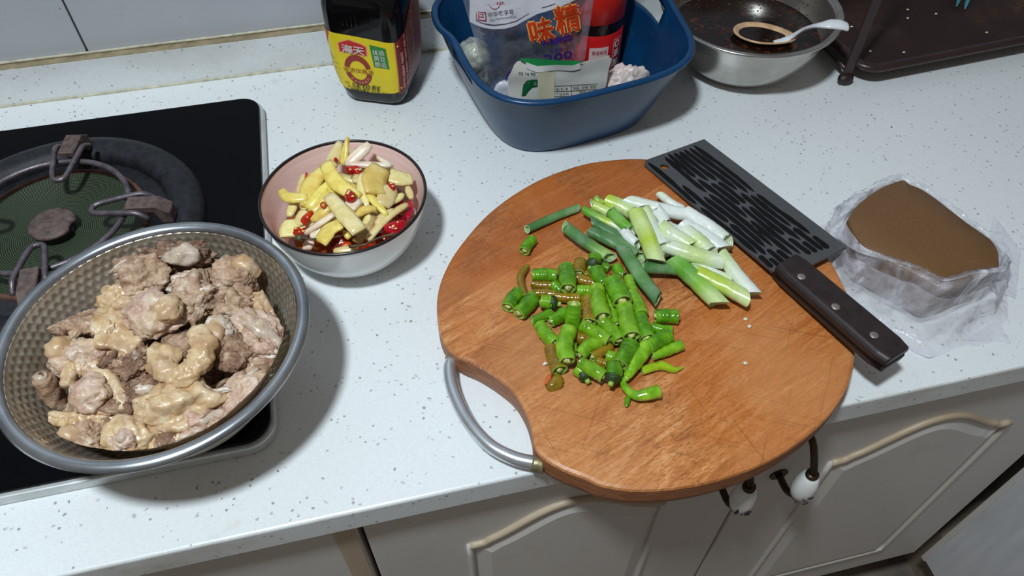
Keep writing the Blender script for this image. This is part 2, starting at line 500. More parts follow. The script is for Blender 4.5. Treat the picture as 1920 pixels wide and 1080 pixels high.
make('edge_strip', box(0.6545, 0.6565, DF - 0.011, DF - 0.0038, -0.545, -0.032), M_DOOR, cab3, smooth=False)
make('carcass', box(0.675, 1.2, -0.06, DF - 0.004, -0.545, -0.032), M_CARCASS, cab3, smooth=False)
make('plinth', box(0.70, 1.2, -0.04, DF + 0.05, ZF, -0.545), M_PLINTH, cab3, smooth=False)

# ================================================================ gas hob
def rounded_rect(x0, x1, y0, y1, r, n=8):
    out = []
    for cx, cy, a0 in ((x1 - r, y1 - r, 0), (x0 + r, y1 - r, 90), (x0 + r, y0 + r, 180), (x1 - r, y0 + r, 270)):
        for i in range(n + 1):
            a = R(a0 + 90 * i / n); out.append((cx + r * math.cos(a), cy + r * math.sin(a)))
    return out
def prism(ol, z0, z1):
    n = len(ol)
    v = [(p[0], p[1], z0) for p in ol] + [(p[0], p[1], z1) for p in ol]
    return v, [tuple(range(n - 1, -1, -1)), tuple(range(n, 2 * n))] + [(i, (i + 1) % n, n + (i + 1) % n, n + i) for i in range(n)]
M_IRON = plain('sooty_cast_iron', (30, 30, 36), 0.55, 0.2, var=0.6, scale=140, bump=0.6)
M_RUST = plain('rusty_burner_steel', (104, 86, 82), 0.65, 0.35, var=0.4, scale=180, bump=0.5)
M_RUST2 = plain('brown_rusted_rim', (92, 62, 50), 0.75, 0.2, var=0.5, scale=150, bump=0.5)
M_WIRE = plain('heat_blued_wire', (108, 98, 104), 0.42, 0.6, var=0.4, scale=130, bump=0.4)
def meshmat():
    t = NT('green_wire_mesh')
    sep = t.n('ShaderNodeSeparateXYZ'); t.l(t.coord(), sep.inputs[0])
    r = t.math('SQRT', t.math('ADD', t.math('MULTIPLY', sep.outputs[0], sep.outputs[0]), t.math('MULTIPLY', sep.outputs[1], sep.outputs[1])))
    ring = t.math('MULTIPLY_ADD', t.math('SINE', t.math('MULTIPLY', r, 2 * math.pi / 0.0018)), 0.5); 
    t.t.nodes[-1].inputs[2].default_value = 0.5
    ang = t.math('ARCTAN2', sep.outputs[1], sep.outputs[0])
    spoke = t.math('MULTIPLY_ADD', t.math('SINE', t.math('MULTIPLY', ang, 170)), 0.5)
    t.t.nodes[-1].inputs[2].default_value = 0.5
    h = t.math('MULTIPLY', ring, t.math('MULTIPLY_ADD', spoke, 0.5))
    t.base(t.ramp(h, [(0.05, srgb(12, 18, 12)), (0.5, srgb(52, 66, 42)), (0.9, srgb(92, 104, 74))]))
    t.set(Roughness=0.5, Metallic=0.2); t.bump(h, 0.6, 0.0006); return t.m
M_MESH = meshmat()
HX1, HY0, HY1 = -0.1075, 0.3035, 0.7370
hob = thing('gas_hob', (-0.40, 0.52, 0.0), 'black glass gas hob with an aluminium trim and one big burner', 'hob')
bevel(make('trim_frame', prism(rounded_rect(-0.80, HX1, HY0, HY1, 0.022), 0.0, 0.0105), M_ALU, hob, smooth=False), 0.0015, 2)
bevel(make('glass_top', prism(rounded_rect(-0.797, HX1 - 0.0035, HY0 + 0.0035, HY1 - 0.002, 0.020), 0.0105, 0.0145), M_BLACKGLASS, hob, smooth=False), 0.0012, 2)
BC = Vector((-0.2935, 0.5625, 0.0145))
make('drip_ring', lathe([(0.131, 0.0), (0.1305, 0.004), (0.127, 0.010), (0.118, 0.0135), (0.108, 0.0135), (0.101, 0.010), (0.098, 0.004), (0.098, 0.0)], BC, 72), M_IRON, hob)
make('outer_tray', lathe([(0.0995, 0.0005), (0.086, 0.0012), (0.0805, 0.0045)], BC, 72), M_IRON, hob)
make('rusty_rim', lathe([(0.0815, 0.002), (0.0815, 0.0075), (0.0785, 0.0085), (0.0765, 0.0065), (0.0765, 0.002)], BC, 72), M_RUST2, hob)
me_ = make('wire_mesh', lathe([(0.0002, 0.003), (0.02, 0.003), (0.04, 0.003), (0.06, 0.004), (0.077, 0.0065)], (0, 0, 0), 72), M_MESH, hob)
me_.location = BC - Vector(hob.location)
for q in me_.data.vertices: q.co += Vector(hob.location)
make('burner_collar', lathe([(0.016, 0.003), (0.0165, 0.011), (0.013, 0.0125), (0.0005, 0.0125)], BC, 32), M_IRON, hob)
cv, cf = lathe([(0.0005, 0.0165), (0.012, 0.0167), (0.0185, 0.0160), (0.0205, 0.0145), (0.0200, 0.0125), (0.0005, 0.0122)], BC, 40)
cv = [Vector(p) for p in cv]
for p in cv:                       # a tab broken out of the cap's rim
    d = p - BC; a = math.degrees(math.atan2(d.y, d.x)); rr = math.hypot(d.x, d.y)
    if -32 < a < -8 and rr > 0.015: p.x -= d.x * 0.16; p.y -= d.y * 0.16
make('burner_cap', (cv, cf), M_RUST, hob)
ZW = 0.0415
wire = [(BC.x + 0.0705 * math.cos(a), BC.y + 0.0705 * math.sin(a), ZW) for a in np.linspace(0, 2 * math.pi, 61)[:-1]]
make('support_ring', tube(wire, 0.0027, seg=10, closed=True), M_WIRE, hob)
for (px, py) in ((112, 326), (219, 388), (65, 483), (12, 406)):
    p = G(px, py, 0.045) - BC; a = math.atan2(p.y, p.x)
    if (px, py) == (12, 406): a = math.atan2((G(219, 388, .045) - BC).y, (G(219, 388, .045) - BC).x) + math.pi
    e, t_ = Vector((math.cos(a), math.sin(a), 0)), Vector((-math.sin(a), math.cos(a), 0))
    U = [BC + e * q[0] + t_ * q[1] + Vector((0, 0, q[2] - BC.z)) for q in ((0.093, 0.0135, 0.041), (0.084, 0.0125, 0.0475), (0.070, 0.0105, 0.0472), (0.046, 0.0060, 0.0445), (0.0415, 0.0, 0.0440), (0.046, -0.0060, 0.0445), (0.070, -0.0105, 0.0472), (0.084, -0.0125, 0.0475), (0.093, -0.0135, 0.041))]
    make('pan_prong', tube(U, 0.0026, 36, 8), M_WIRE, hob)
    L = [(0.110, 0.0135), (0.110, 0.026), (0.100, 0.034), (0.073, 0.0345), (0.073, 0.028), (0.096, 0.027), (0.100, 0.0135)]
    v = [BC + e * q[0] + t_ * s * 0.0075 + Vector((0, 0, q[1] + 0.001)) for s in (-1, 1) for q in L]
    n = len(L)
    bevel(recalc(make('support_bracket', (v, [tuple(range(n)), tuple(range(2 * n - 1, n - 1, -1))] + [(i, (i + 1) % n, n + (i + 1) % n, n + i) for i in range(n)]), M_RUST, hob, smooth=False)), 0.0008, 1)

# ================================================================ steel colander and duck pieces
def steelmat(name, c0, c1, rough, stain=0.4, sc=20, metal=.92):
    t = NT(name)
    c = t.ramp(t.noise(t.coord(), sc, 5, 0.6), [(0.35, srgb(*c0)), (0.65, srgb(*c1))])
    d = t.ramp(t.noise(t.coord(), sc * 0.7, 6, 0.7), [(0.48, (0, 0, 0)), (0.72, (1, 1, 1))])
    c = t.mix(t.math('MULTIPLY', d, stain), c, srgb(120, 96, 66))
    t.base(c); t.set(Metallic=metal, Roughness=rough); t.bump(t.noise(t.coord(), 220, 3), 0.05, 0.0003); return t.m
M_STEEL_DIMPLE = steelmat('stained_dimpled_steel', (196, 182, 160), (226, 218, 204), 0.33, 0.45, metal=.8)
M_STEEL_RIM = steelmat('scuffed_steel_rim', (146, 150, 156), (190, 194, 198), 0.28, 0.1)
M_STEEL = steelmat('stainless_bowl_steel', (170, 166, 158), (205, 202, 196), 0.24, 0.35, 12)
CZ = 0.0146
CC = Vector((-0.1717, 0.3643, CZ)); CR = 0.1045
def colander():
    prof = [(0.0, 0.0), (0.035, 0.0), (0.052, 0.0008), (0.0600, 0.004), (0.067, 0.012), (0.0760, 0.027), (0.0850, 0.044), (0.0925, 0.060), (0.0985, 0.0735)]
    P = resample([(r, 0, z) for r, z in prof], 96)
    nth = 640
    s = [0.0]
    for i in range(1, len(P)): s.append(s[-1] + (P[i] - P[i - 1]).length)
    v, f = [], []
    pitch = 0.0072
    NA = 84
    for i, p in enumerate(P):
        t = (P[min(i + 1, 95)] - P[max(i - 1, 0)]).normalized()
        nrm = Vector((-t.z, 0, t.x))
        row = s[i] / (pitch * 0.80); fade = min(1, max(0, (p.x - 0.056) / 0.006)) * min(1, max(0, (0.0995 - p.x) / 0.004))
        for k in range(nth):
            a = 2 * math.pi * k / nth
            d = 0.0
            if fade > 0:
                best = 9
                for rr in (math.floor(row), math.floor(row) + 1):
                    u = a / (2 * math.pi) * NA + (0.5 if rr % 2 else 0.0)
                    du = (u - round(u)) * (2 * math.pi * p.x / NA); dv = (row - rr) * pitch * 0.80
                    best = min(best, math.hypot(du, dv))
                q = best / 0.0033
                if q < 1: k_ = min(1, (1 - q) / .42); d = -0.0010 * k_ * k_ * (3 - 2 * k_) * fade
            x, z = p.x + nrm.x * d, p.z + nrm.z * d
            v.append((CC.x + x * math.cos(a), CC.y + x * math.sin(a), CC.z + z))
    for i in range(95):
        for k in range(nth):
            f.append((i * nth + k, i * nth + (k + 1) % nth, (i + 1) * nth + (k + 1) % nth, (i + 1) * nth + k))
    return v, f
cl = thing('steel_colander', CC, 'dimpled stainless steel bowl full of blanched duck pieces on the hob', 'bowl')
o = make('bowl_wall', colander(), M_STEEL_DIMPLE, cl)
md = o.modifiers.new('thick', 'SOLIDIFY'); md.thickness = 0.0006; md.offset = -1
make('rolled_rim', lathe([(0.0975, 0.0700), (0.0982, 0.0745), (0.1005, 0.0772), (0.1035, 0.0776), (0.1065, 0.0765), (0.1078, 0.0742), (0.1066, 0.0718), (0.1035, 0.0705), (0.1000, 0.0690)], CC, 128, True), M_STEEL_RIM, cl)

def meatmat(name, cols, bumpf=(1, 1, 1), rough=0.38, bs=0.5, fat=0.5, patch=None):
    t = NT(name)
    oi = t.n('ShaderNodeObjectInfo')
    ad = t.n('ShaderNodeVectorMath', operation='ADD'); t.l(t.coord(), ad.inputs[0])
    sc = t.n('ShaderNodeVectorMath', operation='SCALE'); sc.inputs[0].default_value = (9, 7, 5); t.l(oi.outputs['Random'], sc.inputs['Scale'])
    t.l(sc.outputs[0], ad.inputs[1]); vec = ad.outputs[0]
    mp = t.n('ShaderNodeMapping'); mp.inputs['Scale'].default_value = bumpf; t.l(vec, mp.inputs['Vector'])
    big = t.noise(vec, 55, 4, 0.6); fine = t.noise(mp.outputs['Vector'], 260, 4, 0.6, 0.6)
    c = t.ramp(big, [(0.28, srgb(*cols[0])), (0.45, srgb(*cols[1])), (0.58, srgb(*cols[2])), (0.75, srgb(*cols[3]))])
    c = t.mix(t.math('MULTIPLY', t.ramp(fine, [(0.35, (1, 1, 1)), (0.55, (0, 0, 0))]), 0.35), c, srgb(*cols[0]))
    if patch: c = t.mix(t.math('MULTIPLY', t.ramp(t.noise(vec, 38, 4, 0.6, .8), [(0.48, (0, 0, 0)), (0.60, (1, 1, 1))]), .7), c, patch)
    w = t.ramp(t.noise(vec, 90, 3, 0.5, 1.0), [(0.60, (0, 0, 0)), (0.68, (1, 1, 1))])
    c = t.mix(t.math('MULTIPLY', w, fat), c, srgb(228, 214, 196))
    t.base(c); t.set(Roughness=rough, Specular_IOR_Level=0.55, Subsurface_Weight=0.05, Subsurface_Scale=0.002)
    t.b.inputs['Subsurface Radius'].default_value = (1.0, 0.5, 0.3)
    t.bump(t.math('ADD', t.noise(mp.outputs['Vector'], 170, 5, 0.65, 0.8), t.math('MULTIPLY', fine, 0.6)), bs, 0.0018)
    return t.m
M_MEAT = meatmat('blanched_duck_meat', ((116, 82, 60), (180, 144, 114), (206, 174, 146), (226, 202, 178)), (1, 1, 3), .24, bs=0.7)
M_MEATD = meatmat('brown_shredded_duck_meat', ((84, 56, 40), (142, 106, 82), (182, 146, 118), (208, 178, 152)), (1, 1.6, 3), .28, bs=0.9)
M_SKIN = meatmat('creamy_duck_skin', ((166, 122, 80), (206, 172, 128), (224, 198, 160), (234, 214, 186)), (1, 1, 1), 0.18, 0.35, 0.35, patch=srgb(186, 150, 116))
M_PINK = meatmat('pinkish_duck_meat', ((158, 120, 98), (200, 164, 142), (216, 188, 168), (228, 208, 192)), (1, 1, 2), 0.20, 0.5, patch=srgb(210, 182, 148))
M_BONE = meatmat('pale_bone_and_gristle', ((170, 146, 122), (198, 178, 158), (214, 198, 182), (224, 214, 202)), (1, 1, 1), 0.18, 0.3, patch=srgb(186, 156, 130))
VIEWR = Vector(ROT[0]); VIEWU = Vector(-ROT[1]); VIEWB = Vector(-ROT[2])
def C2(x, y, z): return G(x / 1.928, 400 + y / 1.928, z)
PXM = 0.00043 / 1.928             # metres per pixel of the working zoom
def axes(ang):
    a = R(ang)
    x = (VIEWR * math.cos(a) + VIEWU * math.sin(a)); x.z *= 0.55; x.normalize()
    zz = Vector((0, -0.25, 1)).normalized(); y = zz.cross(x).normalized(); x = y.cross(zz)
    return x, y, zz
# x, y, half sizes, turn, height, material, kind of cut, label
DUCK = [
 (640, 165, 100, 55, 5, .081, 'd', 'shred', 'ragged brown duck piece with a pale bone end, at the hob-side top of the pile'),
 (505, 235, 95, 80, 30, .083, 'm', 'slab', 'broad beige skinless duck chunk sloping towards the bowl wall'),
 (850, 240, 88, 66, -30, .080, 'm', 'cap', 'brown duck chunk with a round skin cap beside the burner-side wall'),
 (425, 315, 62, 46, -20, .081, 's', 'knob', 'small yellowish skin knob with a curled tail'),
 (560, 375, 98, 86, 10, .090, 'p', 'lobe', 'round pinkish joint with a yellow fat lobe on top of the pile'),
 (695, 310, 90, 78, -20, .087, 'm', 'slab', 'smooth pale duck thigh piece beside the fat-lobed joint'),
 (670, 240, 90, 38, 10, .080, 'b', 'slab', 'pale gristly strip tucked under the ragged top piece'),
 (845, 340, 78, 52, -25, .083, 'm', 'shred', 'beige duck chunk below the skin-capped chunk'),
 (952, 350, 42, 60, 20, .080, 's', 'slab', 'cream skin flap pressed against the bowl wall'),
 (935, 430, 108, 58, -35, .083, 'p', 'bone', 'long pinkish rib piece lying beside the cream skin flap'),
 (305, 405, 78, 50, 15, .082, 'm', 'shred', 'small beige duck piece at the edge of the empty dimpled wall'),
 (425, 445, 80, 82, 60, .084, 's', 'slab', 'lumpy yellow skin piece under the fat-lobed joint'),
 (300, 520, 92, 64, -15, .080, 'p', 'cap', 'pink duck joint with a skin fold on its outer end'),
 (475, 560, 78, 56, 20, .079, 'd', 'shred', 'dark brown meat scrap in the middle of the pile'),
 (690, 505, 100, 80, 45, .087, 's', 'fold', 'big folded skin piece shaped like a V in the middle of the pile'),
 (845, 515, 62, 76, 80, .080, 'd', 'shred', 'dark brown meat chunk beside the V-shaped skin'),
 (965, 500, 84, 42, -20, .078, 'b', 'slab', 'pale glossy tendon piece by the front wall of the bowl'),
 (940, 575, 66, 48, 25, .073, 'm', 'slab', 'beige duck piece tucked under the pale tendon'),
 (335, 655, 100, 88, -30, .083, 'm', 'ring', 'cut leg joint ringed by a curl of skin'),
 (180, 645, 42, 78, 75, .079, 'm', 'shank', 'upright leg bone stub with an open end'),
 (530, 650, 82, 52, 15, .078, 'd', 'bone', 'brown and white rib scrap beside the ringed joint'),
 (650, 695, 108, 72, 15, .082, 's', 'slab', 'broad cream skin piece with a tapered corner'),
 (300, 748, 94, 28, 3, .078, 's', 'roll', 'tan roll of neck skin lying below the ringed joint'),
 (870, 655, 92, 68, 20, .078, 'p', 'slab', 'rounded pinkish breast chunk by the front rim'),
 (490, 765, 88, 34, 10, .074, 'd', 'shred', 'flat brown shred of meat near the front rim'),
 (320, 830, 68, 54, -10, .074, 'm', 'cap', 'duck piece with a cream skin edge near the front rim'),
 (470, 830, 72, 66, 70, .076, 's', 'lobe', 'cut wing end with a bone core by the front rim'),
 (612, 832, 72, 46, 10, .072, 's', 'lobe', 'hollow skin cup with a dark centre by the front rim'),
 (730, 765, 82, 56, 35, .075, 'p', 'bone', 'pale duck piece with a bone sliver leaning on the front wall'),
 (805, 735, 52, 42, 40, .072, 'd', 'shred', 'small brown scrap beside the pinkish breast chunk'),
 (800, 405, 56, 26, -15, .090, 'b', 'slab', 'white sliver of gristle behind the V-shaped skin'),
 (220, 560, 70, 60, 10, .066, 'd', 'shred', 'brown meat chunk buried behind the upright leg bone'),
 (900, 300, 80, 60, 10, .066, 'd', 'shred', 'brown meat chunk buried under the skin-capped chunk'),
 (880, 560, 90, 70, 10, .064, 'm', 'shred', 'beige meat chunk buried under the pinkish breast chunk'),
 (400, 500, 90, 70, 10, .064, 'd', 'shred', 'brown meat chunk buried under the lumpy yellow skin'),
 (560, 720, 90, 60, 10, .062, 'd', 'shred', 'brown meat chunk buried under the flat brown shred'),
 (400, 800, 80, 50, 10, .060, 'd', 'shred', 'brown meat chunk buried between the front-rim pieces'),
 (680, 800, 80, 50, 10, .060, 'm', 'shred', 'beige meat chunk buried beside the hollow skin cup'),
 (740, 230, 80, 50, 10, .064, 'd', 'shred', 'brown meat chunk buried under the pale gristly strip'),
 (480, 330, 80, 60, 10, .064, 'd', 'shred', 'brown meat chunk buried beside the small skin knob'),
 (560, 500, 90, 70, 10, .070, 'd', 'shred', 'brown meat chunk buried under the V-shaped skin'),
 (760, 600, 90, 60, 10, .068, 'd', 'shred', 'brown meat chunk buried under the broad skin piece'),
 (420, 700, 80, 60, 10, .066, 'd', 'shred', 'brown meat chunk buried behind the neck skin roll'),
 (620, 290, 90, 70, 0, .066, 'd', 'shred', 'brown meat chunk buried under the smooth thigh piece'),
]
def in_bowl(vf):
    out = []
    for p in vf[0]:
        p = Vector(p); p.z = max(p.z, CZ + 0.0015)
        h = p.z - CZ; lim = 0.0565 + 0.515 * min(h, 0.0745) - 0.003
        d = Vector((p.x - CC.x, p.y - CC.y)); r = d.length
        if r > lim: d *= (lim + (r - lim) * 0.04) / r; p.x, p.y = CC.x + d.x, CC.y + d.y
        out.append(p)
    return out, vf[1]
MATS = {'d': M_MEATD, 'm': M_MEAT, 's': M_SKIN, 'p': M_PINK, 'b': M_BONE}
def rough(vf, a1=.0016, s1=150, a2=.0007, s2=480):
    out = []
    for p in vf[0]:
        p = Vector(p)
        w1, w2 = noise.noise_vector(p * s1), noise.noise_vector(p * s2)
        out.append(p + Vector(w1) * a1 + Vector(w2) * a2)
    return out, vf[1]
def duck(name, vf, mat, parent):
    if mat in (M_SKIN, M_BONE): vf = rough(vf, .0008, 170, .0003, 600)
    else: vf = rough(vf, .0013, 160, .0008, 420)
    return make(name, in_bowl(vf), mat, parent)
for i, (x, y, a, b_, ang, z, mk, kind, lab) in enumerate(DUCK):
    if y > 640: z -= 0.006
    if 'buried' in lab: z -= .010
    c = C2(x, y, z); ax = axes(ang); s = i + 1.0
    ra, rb = a * PXM * .96, b_ * PXM * 1.05
    if kind == 'ring': ra *= .72; rb *= .72; c = c - Vector((0, 0, .006))
    rz = min(ra, rb) * 0.85
    t = thing('duck_piece', c - Vector((0, 0, rz)), lab, 'duck meat', 'blanched duck pieces in the dimpled bowl')
    fine = {'d': 0.17, 'm': 0.11, 'p': 0.08, 's': 0.045, 'b': 0.06}[mk]
    st = {'d': (1, 2.2, 2.2), 'm': (0.8, 1.8, 1.8), 'p': (0.8, 1.6, 1.6), 's': (1, 1, 1), 'b': (0.6, 1.8, 1.8)}[mk]
    if kind == 'roll':
        P = [c - ax[0] * ra + ax[1] * 0.002, c - ax[0] * ra * 0.3, c + ax[0] * ra * 0.4 + ax[1] * 0.002, c + ax[0] * ra]
        duck('skin_roll', tube(P, [rb * 0.7, rb, rb * 1.05, rb * 0.9, rb * 0.5], 48, 28, 0.9, wob=0.3, seed=s), M_SKIN, t)
        duck('skin_fold', tube([p + Vector((0, 0.001, rb * 0.75)) for p in P], [rb * 0.3, rb * 0.45, rb * 0.4, rb * 0.2], 20, 10, 0.7, wob=0.3, seed=s + 2), M_SKIN, t)
        continue
    if kind == 'shank':
        base_ = c - VIEWU * 0.004 - Vector((0, 0, 0.016)); top = C2(150, 592, z + 0.014)
        duck('meat', tube([base_ + Vector((0.010, 0, -0.004)), base_, base_.lerp(top, 0.55), top], [0.010, 0.0098, 0.0078, 0.0072, 0.0064], 26, 18, 1.0, wob=0.25, seed=s), M_MEAT, t)
        d = (top - base_).normalized()
        duck('bone_end', tube([top - d * 0.002, top + d * 0.0022], [0.0046, 0.0042], 4, 14), M_BONE, t)
        duck('marrow', tube([top + d * 0.0015, top + d * 0.0026], [0.0020, 0.0018], 3, 10), plain('dark_marrow', (120, 88, 72), 0.5), t)
        continue
    if kind == 'fold':
        p1 = [C2(548, 490, z + .003), C2(585, 560, z + .003), C2(660, 585, z + .004), C2(715, 540, z + .007), C2(735, 470, z + .009), C2(715, 420, z + .006)]
        duck('skin', tube(p1, [0.004, 0.0072, 0.0080, 0.0085, 0.0095, 0.0070], 64, 40, 0.7, wob=0.3, seed=s), M_SKIN, t)
        duck('meat', blob(C2(650, 500, z - .008), (ra * .8, rb * .6, rz * .7), ax, 4, 0.2, 1.6, s, 0.15, 4, (1, 2, 2)), M_MEATD, t)
        duck('skin_flap', blob(C2(765, 470, z + .002), (0.008, 0.019, 0.008), axes(-10), 3, 0.16, 1.5, s + 4, 0.05, 4), M_SKIN, t)
        duck('skin_flap', blob(C2(592, 530, z - .001), (0.012, 0.014, 0.005), axes(20), 3, 0.16, 1.5, s + 5, 0.05, 4), M_SKIN, t)
        continue
    body = 'meat' if mk in 'dmp' else ('skin' if mk == 's' else 'gristle')
    amp = {'shred': 0.26, 'slab': 0.2}.get(kind, 0.18)
    duck(body, blob(c, (ra * 1.08, rb * 1.08, rz), ax, 5, amp, 1.6, s, fine, 3.4, st, 5 if mk in 'dmpb' else 2), MATS[mk], t)
    top = c + Vector((0, -0.25, 0.95)).normalized() * rz * 0.75
    rnd = random.Random(i)
    if kind == 'shred':
        for k in range(7):
            q = c + ax[0] * rnd.uniform(-.85, .85) * ra + ax[1] * rnd.uniform(-.7, .7) * rb + ax[2] * rz * rnd.uniform(.35, .8)
            duck('meat_shred', blob(q, (ra * rnd.uniform(.22, .4), rb * rnd.uniform(.16, .3), rz * rnd.uniform(.2, .35)), axes(ang + rnd.uniform(-60, 60)), 3, 0.3, 1.8, s + k, 0.2, 3, (1, 2, 2)), M_MEATD if k % 3 else M_MEAT, t)
        if i == 0: duck('bone', blob(C2(660, 150, z + .014), (.013, .008, .007), axes(20), 3, .2, 1.6, 9), M_BONE, t)
    if kind == 'slab':
        duck('skin_edge', tube([c - ax[0] * ra * .9 - ax[1] * rb * .5 + ax[2] * rz * .2, c - ax[1] * rb * .95 + ax[2] * rz * .35, c + ax[0] * ra * .85 - ax[1] * rb * .45 + ax[2] * rz * .2], [.0015, .0045, .005, .0015], 22, 12, .7, wob=.35, seed=s), M_SKIN if mk != 'b' else M_BONE, t)
        for k in range(2):
            q = c + ax[0] * rnd.uniform(-.6, .6) * ra + ax[1] * rnd.uniform(-.5, .6) * rb + ax[2] * rz * .75
            duck('membrane', blob(q, (ra * .38, rb * .12, rz * .14), axes(ang + rnd.uniform(-40, 40)), 3, .25, 1.7, s + 20 + k), M_BONE if mk != 's' else M_SKIN, t)
    if kind == 'cap':
        e = -1 if i in (12, 25) else 1
        q0 = c + ax[0] * ra * (.75 if e < 0 else .1) * e + ax[1] * rb * (.0 if e < 0 else .7)
        duck('skin_cap', tube([q0 - ax[1] * rb * .6 * (1 if e < 0 else .1) - ax[0] * (0 if e < 0 else ra * .6), q0 + ax[2] * rz * .7, q0 + ax[1] * rb * .6 * (1 if e < 0 else .1) + ax[0] * (0 if e < 0 else ra * .6)], [.004, .0075, .008, .0045], 22, 14, .8, wob=.25, seed=s), M_SKIN, t)
    if kind == 'lobe':
        q = C2(608, 345, z + .013) if i == 4 else top
        duck('fat_lobe' if i == 4 else 'meat_core', blob(q, (ra * .46, rb * .5, rz * .4), ax, 4, .12, 1.6, s + 7, .05 if i == 4 else .12, 4), M_SKIN if i == 4 else (M_PINK if i == 26 else M_MEATD), t)
        if i == 26: duck('bone', tube([q, q + Vector((0, -.002, rz * .42))], .0035, 4, 12), M_BONE, t)
    if kind == 'ring':
        L = [(238, 625), (262, 572), (330, 560), (395, 600), (432, 660), (440, 715)]
        duck('skin_curl', tube([C2(px, py, z + .008 - .0016 * k) for k, (px, py) in enumerate(L)], [.0042, .0062, .0064, .0062, .0052, .003], 60, 32, .95, wob=.3, seed=s), M_SKIN, t)
        duck('cut_face', blob(C2(325, 650, z + .007), (.0125, .0125, .006), axes(0), 4, .12, 1.6, s + 3, .1, 4), M_PINK, t)
        duck('meat_shred', blob(C2(420, 690, z - .002), (.012, .008, .006), axes(-40), 3, .3, 1.7, s + 5, .2, 3, (1, 2, 2)), M_MEATD, t)
    if kind == 'bone':
        duck('bone', tube([c - ax[0] * ra * .5 + ax[2] * rz * .55, c + ax[2] * rz * .85, c + ax[0] * ra * .9 + ax[2] * rz * .3], [.0028, .0036, .0052, .004], 18, 12, .8, wob=.25, seed=s), M_BONE, t)
        for k in range(4):
            q = c + ax[0] * rnd.uniform(-.8, .8) * ra + ax[1] * rnd.uniform(-.7, .7) * rb + ax[2] * rz * .6
            duck('meat_shred', blob(q, (ra * .3, rb * .3, rz * .3), axes(ang + rnd.uniform(-50, 50)), 3, .3, 1.7, s + k, .15, 3, (1, 2, 2)), MATS[mk], t)
    if kind == 'knob':
        duck('skin_tail', tube([C2(440, 318, z + .002), C2(400, 300, z + .003), C2(383, 280, z + .003), C2(400, 268, z + .002)], [.006, .0045, .004, .003], 18, 12, .9, wob=.2, seed=s), M_SKIN, t)
        duck('skin_nub', blob(C2(445, 330, z + .006), (.008, .007, .006), axes(0), 3, .2, 1.8, s), M_SKIN, t)

# ================================================================ enamel bowl with pickled ginger
def pinkmat():
    t = NT('pink_enamel_glaze')
    c = t.ramp(t.noise(t.coord((1, 1, 30)), 10, 3), [(0.35, srgb(252, 212, 202)), (0.65, srgb(255, 226, 217))])
    t.base(c); t.set(Roughness=0.14, Coat_Weight=0.3); return t.m
M_ENAMEL_IN = pinkmat()
M_ENAMEL_OUT = plain('white_enamel', (238, 240, 240), 0.14, var=0.03)
M_ENAMEL_RIM = plain('dark_brown_enamel_rim', (34, 24, 26), 0.25)
PB = Vector((-0.0313, 0.5020, 0.0)); PR = 0.0727; PH = 0.066
def sc_prof(pr): return [(r * PR, z * PH) for r, z in pr]
pb = thing('enamel_bowl', PB, 'white enamel bowl with a pink inside and dark rim, filled with ginger', 'bowl')
outer = [(0.02, 0.03), (0.44, 0.03), (0.47, 0.0), (0.50, 0.0), (0.52, 0.05), (0.64, 0.13), (0.78, 0.30), (0.89, 0.54), (0.955, 0.80), (0.99, 0.985)]
inner = [(0.965, 0.985), (0.925, 0.80), (0.86, 0.55), (0.75, 0.33), (0.62, 0.19), (0.45, 0.11), (0.2, 0.08), (0.005, 0.075)]
make('outer_body', lathe([(p.x, p.z) for p in resample([(r, 0, z) for r, z in sc_prof(outer)], 40)], PB, 96), M_ENAMEL_OUT, pb)
make('inner_glaze', lathe([(p.x, p.z) for p in resample([(r, 0, z) for r, z in sc_prof(inner)], 40)], PB, 96), M_ENAMEL_IN, pb)
make('dark_rim', tube([(PB.x + PR * .978 * math.cos(a), PB.y + PR * .978 * math.sin(a), PH * .99) for a in np.linspace(0, 2 * math.pi, 97)[:-1]], 0.0014, seg=10, closed=True), M_ENAMEL_RIM, pb)

def vegmat(name, c0, c1, c2, rough=0.25, sss=0.15, streak=(1, 1, 1), bs=0.2):
    t = NT(name)
    oi = t.n('ShaderNodeObjectInfo')
    nz = t.noise(t.coord(streak), 90, 4, 0.55, 0.4)
    c = t.ramp(nz, [(0.3, srgb(*c0)), (0.52, srgb(*c1)), (0.75, srgb(*c2))])
    hs = t.n('ShaderNodeHueSaturation'); t.l(c, hs.inputs['Color'])
    v = t.math('MULTIPLY_ADD', oi.outputs['Random'], 0.22); t.t.nodes[-1].inputs[2].default_value = 0.89
    t.l(v, hs.inputs['Value'])
    hshift = t.math('MULTIPLY_ADD', oi.outputs['Random'], 0.03); t.t.nodes[-1].inputs[2].default_value = 0.485
    t.l(hshift, hs.inputs['Hue'])
    t.base(hs.outputs[0]); t.set(Roughness=rough, Subsurface_Weight=sss, Subsurface_Scale=0.003, Coat_Weight=0.25)
    t.bump(t.noise(t.coord(streak), 240, 3), bs, 0.0006); return t.m
M_GIN_Y = vegmat('yellow_pickled_ginger', (222, 188, 80), (238, 212, 112), (246, 228, 148))
M_GIN_P = vegmat('pale_pickled_ginger', (222, 198, 122), (236, 218, 152), (244, 232, 184))
M_GIN_W = vegmat('whitish_pink_ginger', (224, 190, 164), (236, 216, 192), (244, 234, 220))
M_CHILI = vegmat('red_pickled_chili', (140, 14, 2), (192, 30, 6), (214, 56, 18), 0.16, 0.05)
M_CHILI_D = vegmat('dark_red_chili', (84, 12, 4), (128, 20, 6), (160, 34, 12), 0.18, 0.05)
M_STALK = vegmat('brown_chili_stalk', (54, 40, 22), (84, 66, 36), (112, 92, 52), 0.5, 0)
M_SEED = vegmat('pale_chili_seed', (226, 190, 110), (236, 206, 132), (242, 220, 160), 0.4)
